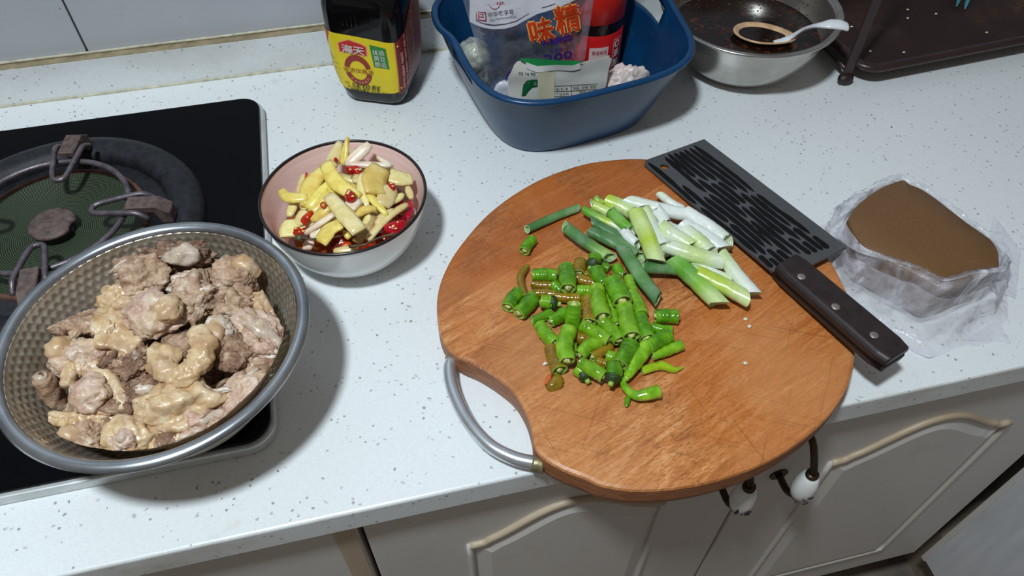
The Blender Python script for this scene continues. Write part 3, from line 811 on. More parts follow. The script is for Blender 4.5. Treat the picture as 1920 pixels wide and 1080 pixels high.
M_BRINE = plain('orange_brine', (150, 70, 30), 0.08)
def C3(x, y, z): return G(470 + x / 3.6, 240 + y / 3.6, z)
PX3 = 0.00054 / 3.6
def in_pink(vf):
    out = []
    for p in vf[0]:
        p = Vector(p); p.z = max(p.z, 0.009)
        lim = PR * np.interp(p.z / PH, [.075, .11, .19, .33, .55, .80, .985], [.30, .45, .62, .75, .86, .925, .955]) - 0.0012
        d = Vector((p.x - PB.x, p.y - PB.y)); r = d.length
        if r > lim and p.z < PH + 0.002: d *= lim / r; p.x, p.y = PB.x + d.x, PB.y + d.y
        out.append(p)
    return out, vf[1]
def strip(x1, y1, x2, y2, w, z1, z2, bend=0.0, taper=(0.7, 1.0, 0.6), th=0.0032, seed=0):
    a, b_ = C3(x1, y1, z1), C3(x2, y2, z2)
    d = b_ - a; side = d.cross(Vector((0, 0, 1))).normalized()
    mid = (a + b_) / 2 + side * bend + Vector((0, 0, abs(bend) * .25))
    P = resample([a, mid, b_], 11); fr = frames(P)
    W = w * PX3 / 2; rn = random.Random(seed); tw = rn.uniform(-.5, .5)
    v, f = [], []
    for i, p in enumerate(P):
        t, s_, u = fr[i]; ca, sa = math.cos(tw), math.sin(tw)
        s2 = s_ * ca + u * sa; u2 = u * ca - s_ * sa
        k = lin(list(taper), i / 10) * (1 + .1 * noise.noise(Vector((i * .6, seed, 0))))
        h = th / 2 * (1 if 0 < i < 10 else .75)
        ww = W * k
        for (q, hh) in ((-1, -.35), (-1, .35), (-.6, .95), (.6, .95), (1, .35), (1, -.35), (.6, -.95), (-.6, -.95)):
            v.append(p + s2 * q * ww + u2 * hh * h)
    for i in range(10):
        for k in range(8): f.append((i * 8 + k, i * 8 + (k + 1) % 8, (i + 1) * 8 + (k + 1) % 8, (i + 1) * 8 + k))
    f += [tuple(range(7, -1, -1)), tuple(80 + k for k in range(8))]
    return v, f
# x1 y1 x2 y2 width z1 z2 bend taper material label
T0, TP, TE = (.45, .85, 1, .9, .5), (.12, .5, .85, 1, .7), (.65, .95, 1, .95, .7)
GINGER = [
 (605, 95, 515, 320, 66, .076, .066, 0, T0, 'p', 'pale ginger stick standing up against the back rim'),
 (657, 62, 620, 250, 50, .082, .066, 0, TP, 'y', 'sharp-pointed ginger sliver sticking up above the bowl rim'),
 (805, 110, 650, 250, 62, .078, .068, 0, TE, 'w', 'square-ended pinkish ginger stick leaning on the back rim'),
 (505, 235, 730, 470, 82, .080, .074, .006, (.8, 1, .65), 'y', 'long curved yellow ginger slice lying across the top'),
 (640, 245, 950, 255, 38, .072, .070, 0, T0, 'w', 'thin pale ginger stick lying level behind the heap'),
 (505, 270, 365, 530, 95, .072, .062, .004, T0, 'y', 'wide yellow ginger slice on the hob side of the heap'),
 (575, 315, 385, 545, 62, .076, .064, 0, TP, 'y', 'narrow yellow ginger stick beside the wide slice'),
 (205, 420, 385, 470, 62, .062, .066, .007, (.6, 1, .8), 'y', 'hooked yellow ginger slice reaching toward the pink wall'),
 (362, 315, 325, 445, 46, .064, .060, 0, T0, 'p', 'short pale ginger stick by the hob-side wall'),
 (520, 370, 650, 410, 100, .070, .072, 0, TE, 'y', 'chunky yellow ginger piece under the long curved slice'),
 (520, 420, 410, 570, 70, .070, .062, 0, TE, 'y', 'flat yellow ginger piece behind the little chili ring'),
 (525, 455, 735, 700, 84, .082, .078, 0, (.7, 1, .9), 'p', 'thick pale ginger stick on top at the middle'),
 (650, 500, 730, 530, 88, .074, .075, 0, TE, 'w', 'white square ginger piece beside the thick pale stick'),
 (620, 640, 470, 775, 112, .072, .062, .003, (.8, 1, .8), 'y', 'fat yellow ginger wedge at the front of the heap'),
 (560, 580, 365, 715, 52, .070, .060, 0, (1, 1, .3), 'w', 'pinkish ginger sliver pointing at the chili stalk'),
 (540, 540, 410, 625, 46, .073, .066, 0, T0, 'y', 'short yellow ginger stick below the little chili ring'),
 (300, 480, 262, 600, 50, .060, .055, 0, T0, 'p', 'pale ginger stick low on the hob-side wall'),
 (270, 625, 265, 735, 105, .056, .054, 0, (.6, 1, .9), 'p', 'blunt pale ginger chunk low by the front rim'),
 (360, 560, 320, 660, 70, .060, .056, 0, TE, 'p', 'pale ginger piece under the chili strips'),
 (500, 640, 410, 745, 52, .064, .057, 0, T0, 'w', 'white ginger stick beside the fat wedge'),
 (880, 265, 850, 445, 125, .074, .074, .004, (.8, 1, .9), 'y', 'rounded bright yellow ginger slice on the board side'),
 (760, 310, 775, 545, 66, .075, .068, .002, (.7, 1, .7), 'p', 'upright pale ginger stick in the middle of the heap'),
 (790, 440, 920, 590, 52, .073, .066, 0, (.8, 1, .4), 'y', 'slanting yellow ginger sliver on the board side'),
 (950, 400, 890, 525, 92, .070, .068, 0, TE, 'p', 'translucent pale ginger slab on the board side'),
 (850, 195, 955, 265, 42, .070, .066, 0, TP, 'w', 'short pinkish ginger sliver by the back rim'),
 (930, 320, 1090, 345, 92, .068, .064, .002, (1, 1, .7), 'p', 'wide pale ginger slice touching the board-side wall'),
 (1055, 390, 1085, 480, 40, .060, .058, 0, T0, 'p', 'small ginger stick against the board-side wall'),
 (850, 545, 700, 600, 48, .070, .070, .003, T0, 'y', 'curved yellow ginger sliver beside the thick pale stick'),
 (1055, 515, 785, 755, 66, .064, .060, .003, (.5, 1, .8), 'p', 'long pale ginger slice above the red chili at the front'),
 (970, 555, 840, 650, 66, .064, .063, 0, T0, 'p', 'rounded pale ginger stick under the long slice'),
 (840, 600, 715, 775, 58, .065, .058, 0, (.6, 1, .9), 't', 'brownish translucent ginger stick at the front'),
 (800, 590, 770, 655, 44, .066, .064, 0, TE, 'p', 'small square ginger bit beside the brownish stick'),
 (560, 832, 730, 818, 44, .056, .056, 0, T0, 'p', 'thin ginger slice lying along the front rim'),
 (1030, 450, 950, 505, 44, .063, .065, 0, T0, 'p', 'short ginger stick behind the dark red chili'),
 (620, 690, 670, 745, 34, .064, .060, 0, TP, 'y', 'tiny yellow ginger tip between the red chilies'),
 (705, 370, 745, 300, 56, .072, .070, 0, T0, 'p', 'pale ginger bit behind the red chili top'),
 (560, 250, 440, 330, 60, .064, .062, 0, TE, 'y', 'yellow ginger slab half buried behind the wide slice'),
 (700, 200, 780, 260, 60, .058, .060, 0, TE, 'w', 'white ginger slab half buried at the back'),
 (800, 260, 1000, 310, 70, .060, .060, 0, TE, 'p', 'pale ginger slab half buried behind the yellow slice'),
 (400, 760, 380, 820, 60, .050, .050, 0, TE, 'w', 'pinkish ginger end under the chili stalk'),
]
M_GIN_T = vegmat('brownish_ginger', (150, 118, 70), (186, 154, 104), (206, 180, 136))
GM = {'y': M_GIN_Y, 'p': M_GIN_P, 'w': M_GIN_W, 't': M_GIN_T}
def lowest(vf): 
    p = min(vf[0], key=lambda q: q[2]); c = sum((Vector(q) for q in vf[0]), Vector()) / len(vf[0]); return Vector((c.x, c.y, p[2]))
for i, (x1, y1, x2, y2, w, z1, z2, bd, tp, mk, lab) in enumerate(GINGER):
    vf = in_pink(strip(x1, y1, x2, y2, w * 1.18, z1 - .002, z2 - .002, bd, tp, 0.0048, i))
    o = make('ginger_slice', vf, GM[mk], base=lowest(vf))
    tag(o, lab, 'ginger', 'pickled ginger slices in the enamel bowl')
_rn = random.Random(11)
BURIED = ['y', 'p', 'w', 'p', 'y', 'p', 'y', 'p', 'w', 'y', 'p', 'y', 'p', 'p']
for i, mk in enumerate(BURIED):
    a_ = 2 * math.pi * i / len(BURIED) + .3; rr_ = (.28, .62, .5)[i % 3]
    cx, cy = 630 + 430 * rr_ * math.cos(a_), 520 + 300 * rr_ * math.sin(a_)
    an = _rn.uniform(0, 3.14); L_ = 85
    vf = in_pink(strip(cx - L_ * math.cos(an), cy - L_ * math.sin(an), cx + L_ * math.cos(an), cy + L_ * math.sin(an), 90, .053, .056, .002, T0, .005, 60 + i))
    o = make('ginger_slice', vf, GM[mk], base=lowest(vf))
    tag(o, 'ginger slice buried under the top slices of the heap', 'ginger', 'pickled ginger slices in the enamel bowl')
CHILI = [
 (640, 285, 750, 290, 62, .072, .074, 'r', 'red chili piece showing seeds near the back of the bowl'),
 (640, 440, 695, 470, 66, .080, .080, 'r', 'round red chili slice on top of the ginger heap'),
 (372, 305, 385, 370, 22, .066, .064, 'r', 'thin red chili sliver by the hob-side wall'),
 (940, 365, 965, 405, 44, .072, .072, 'r', 'small red chili ring on the wide pale slice'),
 (410, 570, 350, 650, 46, .068, .062, 'r', 'red chili strip beside the pinkish sliver'),
 (305, 700, 360, 690, 62, .060, .060, 'r', 'red chili chunk above the brown stalk'),
 (640, 680, 730, 740, 70, .060, .058, 'd', 'dark red chili piece under the thick pale stick'),
 (560, 790, 650, 750, 90, .054, .054, 'd', 'broad dark red chili piece in the brine at the front'),
 (920, 690, 1015, 650, 92, .060, .060, 'r', 'bright glossy red chili chunk by the front rim'),
 (1085, 490, 1055, 600, 48, .056, .056, 'r', 'red chili strip pressed on the board-side wall'),
 (740, 800, 850, 775, 46, .054, .055, 'r', 'red chili strip below the long stalk'),
 (610, 795, 665, 785, 42, .056, .056, 'r', 'small red chili end by the front rim'),
 (960, 535, 1040, 505, 54, .058, .058, 'd', 'dark red chili piece behind the long pale slice'),
 (1010, 600, 1040, 650, 60, .054, .054, 'd', 'dark red chili piece low on the board side'),
 (860, 730, 930, 745, 50, .054, .054, 'd', 'dark red chili piece beside the stalk'),
 (570, 205, 580, 222, 26, .074, .074, 'r', 'tiny red chili fleck among the standing sticks'),
]
for i, (x1, y1, x2, y2, w, z1, z2, mk, lab) in enumerate(CHILI):
    a, b_ = C3(x1, y1, z1 - .002), C3(x2, y2, z2 - .002)
    L_ = (b_ - a).length / 2; dx = (b_ - a).normalized(); dy = Vector((0, 0, 1)).cross(dx).normalized()
    vf = in_pink(blob((a + b_) / 2, (L_ + w * PX3 * .25, w * PX3 * .55, w * PX3 * .38), (dx, dy, dx.cross(dy)), 4, .12, 1.4, i + .5, .05, 3, chops=5))
    t = thing('chili_piece', lowest(vf), lab, 'chili', 'pickled red chili pieces in the enamel bowl')
    make('flesh', vf, M_CHILI if mk == 'r' else M_CHILI_D, t)
    if i in (0, 1, 3, 5, 8):
        rn = random.Random(i)
        for k in range(4):
            q = a.lerp(b_, rn.uniform(.1, .95)) + Vector((rn.uniform(-.3, .3), rn.uniform(-.5, .1), 0)) * w * PX3 + Vector((0, 0, w * PX3 * .36))
            make('seed', blob(q, (.0014, .0010, .0005), sub=2, amp=.05, seed=k), M_SEED, t)
ring = [C3(490 + 17 * math.cos(a), 520 + 17 * math.sin(a), .074) for a in np.linspace(0, 2 * math.pi, 15)[:-1]]
vf = tube(ring, .0007, seg=8, closed=True)
tag(make('chili_ring', vf, M_CHILI, base=lowest(vf)), 'tiny red chili ring lying on a flat yellow ginger slice', 'chili')
t = thing('chili_stalk', C3(385, 745, .058), 'dark brown chili cap and stalk by the front rim', 'chili stalk')
make('calyx', in_pink(blob(C3(330, 742, .060), (.0042, .0034, .0030), sub=3, amp=.2, seed=2)), M_STALK, t)
make('stalk', tube([C3(345, 740, .062), C3(395, 752, .062), C3(440, 750, .061)], [.0014, .0010, .0012], 10, 8), M_STALK, t)
vf = tube([C3(665, 800, .061), C3(760, 790, .063), C3(860, 745, .064), C3(970, 715, .063)], [.0016, .0011, .0010, .0013], 16, 8)
tag(make('chili_stalk', vf, M_STALK, base=lowest(vf)), 'long thin olive chili stalk lying over the red chilies', 'chili stalk')
tag(make('pickle_brine', lathe([(0.0003, .031), (0.03, .031), (PR * .80, .031)], PB, 64), M_BRINE, base=PB + Vector((0, 0, .031))), 'orange pickling brine under the ginger', 'brine', kind='stuff')

# ================================================================ round chopping board
BT = 0.028
def woodmat():
    t = NT('wet_beech_board')
    ang = R(-24)
    vec = t.coord((1, 1, 1), (0, 0, ang))
    sep = t.n('ShaderNodeSeparateXYZ'); t.l(vec, sep.inputs[0])
    # glued staves across the grain
    nzw = t.noise(t.coord((1, 6, 1), (0, 0, ang)), 5, 2)
    st = t.math('FLOOR', t.math('MULTIPLY', t.math('ADD', sep.outputs[1], t.math('MULTIPLY', nzw, .012)), 21))
    wn = t.n('ShaderNodeTexWhiteNoise'); wn.noise_dimensions = '1D'; t.l(st, wn.inputs['W'])
    grain = t.noise(t.coord((3, 22, 4), (0, 0, ang)), 9, 6, 0.7, 0.6)
    pore = t.noise(t.coord((22, 75, 4), (0, 0, ang + .12)), 9, 3, 0.6)
    c = t.ramp(grain, [(0.32, srgb(152, 88, 44)), (0.50, srgb(202, 128, 70)), (0.68, srgb(230, 168, 112))])
    c = t.mix(t.math('MULTIPLY', t.ramp(wn.outputs['Value'], [(0, (0, 0, 0)), (1, (1, 1, 1))]), .75), c, srgb(138, 72, 38))
    c = t.mix(t.math('MULTIPLY', t.ramp(pore, [(0.50, (0, 0, 0)), (0.62, (1, 1, 1))]), .5), c, srgb(112, 62, 34))
    blot = t.ramp(t.noise(t.coord(), 9, 4, 0.6), [(0.46, (0, 0, 0)), (0.56, (1, 1, 1))])
    c = t.mix(t.math('MULTIPLY', blot, .5), c, srgb(190, 104, 42))
    pale = t.ramp(t.noise(t.coord((1, 1, 1), (0, 0, 2.0)), 7.5, 3), [(0.5, (0, 0, 0)), (0.62, (1, 1, 1))])
    c = t.mix(t.math('MULTIPLY', pale, .45), c, srgb(206, 142, 90))
    # knife scars in two directions
    for a, sc, th in ((.5, 8, .66), (1.35, 7, .68), (-.25, 9, .69), (2.2, 9, .68)):
        k = t.noise(t.coord((1.3, 70, 1), (0, 0, a)), sc, 2, 0.5)
        c = t.mix(t.math('MULTIPLY', t.ramp(k, [(th - .02, (0, 0, 0)), (th + .01, (1, 1, 1))]), .22), c, srgb(96, 52, 28))
    t.base(c)
    wet = t.noise(t.coord(), 16, 3, 0.5, 0.6)
    rg = t.ramp(wet, [(0.45, (.46,) * 3), (0.58, (.22,) * 3)])
    sp = t.n('ShaderNodeSeparateColor'); t.l(rg, sp.inputs[0]); t.set(Roughness=sp.outputs[0], Specular_IOR_Level=0.4)
    t.bump(t.math('ADD', pore, t.math('MULTIPLY', t.noise(t.coord((1.3, 60, 1), (0, 0, .5)), 9, 2), .6)), .25, .0006)
    return t.m
M_WOOD = woodmat()
def sidemat():
    t = NT('board_side_wood')
    g = t.noise(t.coord((8, 8, 60)), 12, 4)
    t.base(t.ramp(g, [(0.3, srgb(124, 74, 44)), (0.7, srgb(176, 114, 72))])); t.set(Roughness=0.55); return t.m
M_WOODSIDE = sidemat()
BO = Vector((0.1976, 0.3607, 0.0)); BR = 0.1705
outline_px = [(1590, 548), (1603, 600), (1606, 645), (1601, 690), (1585, 737), (1545, 790), (1480, 842), (1400, 882), (1300, 910), (1200, 919), (1130, 910), (1100, 897), (1058, 881), (1020, 859), (1002, 837), (998, 812), (986, 774), (964, 736), (932, 708), (894, 684), (857, 667), (832, 642), (821, 607), (819, 560), (830, 515), (860, 462), (920, 395), (1000, 341), (1080, 310), (1140, 299), (1203, 296)]
ol = [G(x, y, BT) for x, y in outline_px]
a0 = math.atan2(ol[-1].y - BO.y, ol[-1].x - BO.x); a1 = math.atan2(ol[0].y - BO.y, ol[0].x - BO.x)
r0, r1 = (ol[-1] - BO).xy.length, (ol[0] - BO).xy.length
for k in range(1, 8):
    u = k / 8; a = a0 + (a1 - a0) * u; rr = r0 + (r1 - r0) * u
    ol.append(Vector((BO.x + rr * math.cos(a), BO.y + rr * math.sin(a), BT)))
ol = resample(ol + [ol[0]], 200)[:-1]
bd = thing('chopping_board', BO, 'thick round wooden chopping board with a notched edge and steel handle', 'chopping board')
def inset_ring(ol, d): 
    out = []
    n = len(ol)
    for i in range(n):
        e = (ol[(i + 1) % n] - ol[i - 1]); nn = Vector((e.y, -e.x, 0)).normalized()   # clockwise outline: inner normal
        c = Vector((BO.x, BO.y, 0)) - ol[i]; c.z = 0
        out.append(ol[i] + nn * d)
    return out
area = sum(ol[i].x * ol[(i + 1) % len(ol)].y - ol[(i + 1) % len(ol)].x * ol[i].y for i in range(len(ol)))
sg = 1 if area < 0 else -1
rings = [(0.004 * sg, .0004), (0.0015 * sg, 0.003), (0.0, 0.010), (0.0, BT - .003), (0.0008 * sg, BT - .0010), (0.003 * sg, BT)]
v, f = [], []
n = len(ol)
for d, z in rings:
    v += [Vector((p.x, p.y, z)) for p in inset_ring(ol, d)]
for j in range(len(rings) - 1):
    for i in range(n): f.append((j * n + i, j * n + (i + 1) % n, (j + 1) * n + (i + 1) % n, (j + 1) * n + i))
f.append(tuple(range(n))); f.append(tuple((len(rings) - 1) * n + i for i in range(n)))
wb = make('wood_disc', (v, f), [M_WOOD, M_WOODSIDE], bd, smooth=False)
recalc(wb)
for p in wb.data.polygons: p.material_index = 0 if p.normal.z > .35 else 1
M_CHROME = plain('worn_steel_bar', (206, 210, 214), 0.30, 0.8, var=0.1)
M_BRASS = plain('dirty_ferrule', (150, 138, 104), 0.4, 0.6, var=0.35)
hp = [G(x, y, .013) for x, y in ((850, 672), (843, 692), (850, 733), (876, 787), (916, 833), (962, 858), (1003, 868))]
make('handle_bar', tube(hp, 0.0052, 48, 16), M_CHROME, bd)
for q, nx in ((hp[0], hp[1]), (hp[-1], hp[-2])):
    d = (nx - q).normalized()
    make('ferrule', tube([q - d * .007, q + d * .0015], [.0062, .0068], 6, 14, wob=.15, seed=3), M_BRASS, bd)

# ================================================================ cleaver
M_BLADE = plain('grey_coated_blade', (92, 92, 93), 0.42, 0.35, var=0.06, spec=.4)
M_BLADE_BLK = plain('black_relief_coating', (12, 12, 13), 0.45, 0.1, spec=.3)
M_HANDLE = plain('dark_brown_handle', (44, 33, 33), 0.42, var=0.25, scale=120)
M_RIVET = plain('steel_rivet', (186, 176, 168), 0.4, 0.85, var=.2)
KZ = BT + 0.0012
A, Bq, Cq = G(1203, 307, KZ), G(1320, 262, KZ + .002), G(1587, 464, KZ + .010)
Dq = G(1452, 516, KZ + .008)
kx = (Dq - A); kx.z = 0; KL = kx.length; kx.normalize()
ky = Vector((-kx.y, kx.x, 0)); 
if ky.dot(Bq - A) < 0: ky = -ky
KW = (Bq - A).dot(ky)
KT = .0078
def K(u, w, h=0.0): return A + kx * u + ky * w + Vector((0, 0, h + KT * u / KL))   # the thick handle lifts the heel
def KI(p): d = p - A; return (d.dot(kx), d.dot(ky))
kn = thing('cleaver', A, 'black patterned cleaver with a riveted dark handle lying across the board', 'knife')
heel = KI(Cq); tip = KI(Bq)
neck = KI(G(1512, 499, KZ + .009))
hole = KI(G(1245, 317, KZ))
outl = [(0.004, 0), (KL + .004, 0.0), (neck[0] + .002, neck[1]), (heel[0], heel[1]), (tip[0], tip[1]), (0.0, .004)]
hol = [(hole[0] + .0042 * math.cos(a), hole[1] + .0042 * math.sin(a)) for a in np.linspace(0, 2 * math.pi, 21)[:-1]]
TB = .0026
make('blade', plate([outl, hol], TB, 0, lambda u, w, h: K(u, w, h)), M_BLADE, kn, smooth=False)
bw = .026
edge_in = [(tip[0] + (heel[0] - tip[0]) * t_, 0) for t_ in (0, 1)]
# wavy dark relief bands
rn = random.Random(5)
rows = 10
usable = min(tip[1], heel[1]) - bw * .55
for r_ in range(rows):
    w0 = .0035 + (usable - .004) * r_ / (rows - 1)
    hw = (usable / rows) * .40
    u = .002 + rn.uniform(0, .003) + (tip[0] * r_ / rows)
    slope = (heel[1] - tip[1]) / (heel[0] - tip[0]) * r_ / rows
    uend = KL - .006 + (heel[0] - KL) * r_ / rows
    while u < uend - .01:
        ln = rn.uniform(.034, .085); u2 = min(u + ln, uend)
        if r_ >= rows - 2 and rn.random() < .3: u = u2 + .02; continue
        m_ = 22; up_, lo_ = [], []
        ph = rn.uniform(0, 9)
        for i in range(m_ + 1):
            q = i / m_; uu = u + (u2 - u) * q
            env = min(1, 9 * q, 7 * (1 - q)) ** .5
            cw = w0 + slope * uu * .6 + .0008 * math.sin(uu * 60 + r_ * .5) + .0004 * noise.noise(Vector((uu * 160, r_ * 3, ph)))
            wd = hw * env * (.95 + .35 * noise.noise(Vector((uu * 70, r_ * 7, ph + 4)))) + .0002
            up_.append((uu, cw + wd)); lo_.append((uu, cw - wd))
        poly = lo_ + up_[::-1]
        if all(math.hypot(p[0] - hole[0], p[1] - hole[1]) > .0048 for p in poly):
            make('relief_band', prism(poly, 0, .00025), M_BLADE_BLK, kn, smooth=False)
        u = u2 + rn.uniform(.002, .005)
# the band meshes were laid out in blade coordinates: move them onto the blade
for ob in kn.children:
    if ob.name.startswith('relief_band'):
        for q in ob.data.vertices:
            p = q.co + Vector(kn.location)
            q.co = K(p.x, p.y, p.z + TB) - Vector(kn.location)
# handle: two scales on the tang
he0, he1 = KI(G(1655, 690, KZ + .016)), KI(G(1691, 632, KZ + .022))
hl = max(he0[0], he1[0])
hs0, hs1 = KI(G(1450, 518, KZ + .008)), KI(G(1512, 500, KZ + .008))
wa, wb_ = -.001, neck[1] * .98
end_a, end_b = KI(G(1650, 692, KZ + .014))[1], KI(G(1692, 636, KZ + .020))[1]
def hsec(u_):   # lower and upper side of the handle at u
    q = (u_ - KL) / (hl - KL)
    return wa + (end_a - wa) * q, wb_ + (end_b - wb_) * q
def scale_mesh(z0, z1):
    us = np.linspace(KL - .003, hl, 12); v, f = [], []
    cw = .0035
    for i, u_ in enumerate(us):
        lo, hi = hsec(u_); ins = .002 if i in (0, 11) else 0
        lo += ins; hi -= ins
        zt = z1 if z1 > z0 else z1
        for w_, z_ in ((lo, z0), (lo, z0 + (z1 - z0) * .55), (lo + cw, z1), (hi - cw, z1), (hi, z0 + (z1 - z0) * .55), (hi, z0)):
            v.append(K(u_, w_, z_))
    for i in range(11):
        for k in range(6): f.append((i * 6 + k, i * 6 + (k + 1) % 6, (i + 1) * 6 + (k + 1) % 6, (i + 1) * 6 + k))
    f += [tuple(range(5, -1, -1)), tuple(66 + k for k in range(6))]
    return v, f
for z0, z1 in ((TB, TB + .0085), (0.0, -.0070)):
    o = recalc(make('handle_scale', scale_mesh(z0, z1), M_HANDLE, kn, smooth=False)); bevel(o, .0016, 3, 20)
lo0, hi0 = hsec(KL); lo1, hi1 = hsec(hl)
make('tang', prism([(KL - .002, lo0 + .0002), (hl - .001, lo1 + .0002), (hl - .001, hi1 - .0002), (KL - .002, hi0 - .0002)], 0, TB), M_BLADE_BLK, kn, smooth=False)
tg = [c_ for c_ in kn.children if c_.name.startswith('tang')][0]
for q in tg.data.vertices:
    p = q.co + Vector(kn.location); q.co = K(p.x, p.y, p.z) - Vector(kn.location)
for px, py in ((1503, 518), (1568, 573), (1641, 625)):
    u_, w_ = KI(G(px, py, KZ + TB + .0085 + (.009, .0115, .014)[(px > 1540) + (px > 1600)]))
    v, f = lathe([(0.0003, .0003), (.0030, .0003), (.0034, 0.0), (.0034, -.002)], (0, 0, 0), 20)
    make('rivet', ([K(u_ + p[0], w_ + p[1], TB + .0086 + p[2]) for p in v], f), M_RIVET, kn)

# ================================================================ scallion pieces
def scalmat():
    t = NT('scallion_skin')
    at = t.n('ShaderNodeAttribute'); at.attribute_name = 'Col'
    uv = t.n('ShaderNodeAttribute'); uv.attribute_name = 'Along'
    nz = t.noise(t.coord(), 320, 3, 0.6)
    st = t.noise(t.coord(), 60, 4)
    c = t.mix(t.math('MULTIPLY', t.ramp(st, [(0.4, (0, 0, 0)), (0.7, (1, 1, 1))]), .18), at.outputs['Color'], srgb(235, 240, 225))
    c = t.mix(t.math('MULTIPLY', t.ramp(nz, [(0.3, (1, 1, 1)), (0.5, (0, 0, 0))]), .12), c, srgb(30, 70, 30))
    t.base(c); t.set(Roughness=0.30, Subsurface_Weight=0.12, Subsurface_Scale=0.004, Specular_IOR_Level=0.5)
    t.bump(t.noise(t.coord(), 500, 2), .1, .0003); return t.m
M_SCAL = scalmat()
M_SCALCUT = plain('scallion_cut_face', (216, 228, 190), 0.3, var=0.12, scale=400)
M_SCALHOLE = plain('scallion_inner_skin', (150, 182, 116), 0.5, var=.3, scale=300)
CK = {'D': (66, 114, 60), 'd': (100, 146, 80), 'g': (118, 176, 60), 'G': (96, 160, 46), 'y': (184, 206, 66), 'p': (206, 222, 150), 'w': (222, 230, 206), 'W': (230, 233, 226), 'l': (150, 196, 78)}
def C8(x, y, z): return G(970 + x / 4.154, 340 + y / 4.154, z)
PX8 = 0.00050 / 4.154
# x1 y1 x2 y2 half-width layer colours label
SCAL = [
 (75, 375, 462, 212, 36, 0, 'Dd', 'dark green scallion tube lying alone toward the back of the board'),
 (368, 350, 722, 592, 48, 1, 'dDl', 'broad dark green scallion tube with an open oval end'),
 (578, 310, 935, 522, 40, .8, 'DD', 'dark green scallion tube under the pale yellow-green one'),
 (520, 222, 800, 360, 36, .9, 'Ggyw', 'scallion piece fading from green to a white slanted cut'),
 (600, 400, 955, 590, 52, .3, 'Dd', 'flattened dark green scallion leaf under the long hollow tube'),
 (825, 525, 1095, 915, 52, 1.4, 'DdD', 'long hollow dark green scallion tube crossing the pile front'),
 (965, 670, 1358, 700, 48, 1.0, 'Dd', 'mid green scallion tube lying across the bright green stem'),
 (720, 225, 895, 385, 44, 1.4, 'GgG', 'short grass green scallion tube at the back'),
 (582, 182, 735, 262, 42, .7, 'yp', 'pale yellow-green scallion sheath at the back'),
 (610, 128, 660, 165, 28, .8, 'gy', 'small green scallion tip poking out at the back'),
 (738, 165, 910, 255, 62, .8, 'ypp', 'pale green scallion sheath with a yellow end'),
 (860, 155, 1330, 262, 58, 1.2, 'wWW', 'long white scallion stalk along the cleaver side'),
 (920, 235, 1078, 615, 66, 2.0, 'ypyp', 'thick pale yellow-green scallion stem on top of the pile'),
 (975, 205, 1145, 530, 58, 1.5, 'pwW', 'white scallion stem next to the thick yellow-green one'),
 (1085, 220, 1150, 330, 48, 1.8, 'WW', 'short white scallion stub on top'),
 (1125, 360, 1345, 490, 64, 1.7, 'pwp', 'pale scallion stem with a slanted oval cut'),
 (1340, 410, 1505, 560, 62, 1.6, 'wpw', 'pale scallion piece with a slanted cut beside the cleaver'),
 (1205, 515, 1565, 620, 62, 1.9, 'wppw', 'smooth pale scallion stem lying level on top'),
 (1215, 610, 1565, 950, 66, .9, 'gGlp', 'bright green scallion stem with a ringed cut end'),
 (1340, 635, 1690, 785, 46, .9, 'wWp', 'white-green scallion stem between the two green ones'),
 (1375, 705, 1775, 905, 62, 1.1, 'yyp', 'yellow-green scallion stem with a rounded pale end'),
 (1590, 570, 1840, 875, 54, 1.2, 'pwW', 'pale white scallion stem at the outer end of the pile'),
 (1350, 265, 1640, 470, 58, 1.0, 'WWw', 'white scallion stalk with a glassy end touching the cleaver'),
 (1120, 110, 1285, 215, 34, .9, 'wW', 'thin white scallion sliver leaning on the cleaver'),
 (1280, 335, 1600, 530, 66, .8, 'WW', 'white scallion stalk under the slanted-cut pieces'),
 (825, 375, 935, 490, 40, 1.2, 'WW', 'white scallion heart beside the dark green tube'),
 (1190, 470, 1240, 600, 44, .7, 'pG', 'pale scallion piece under the smooth level stem'),
 (1100, 330, 1300, 420, 60, .6, 'WW', 'white scallion stalk buried in the pile'),
]
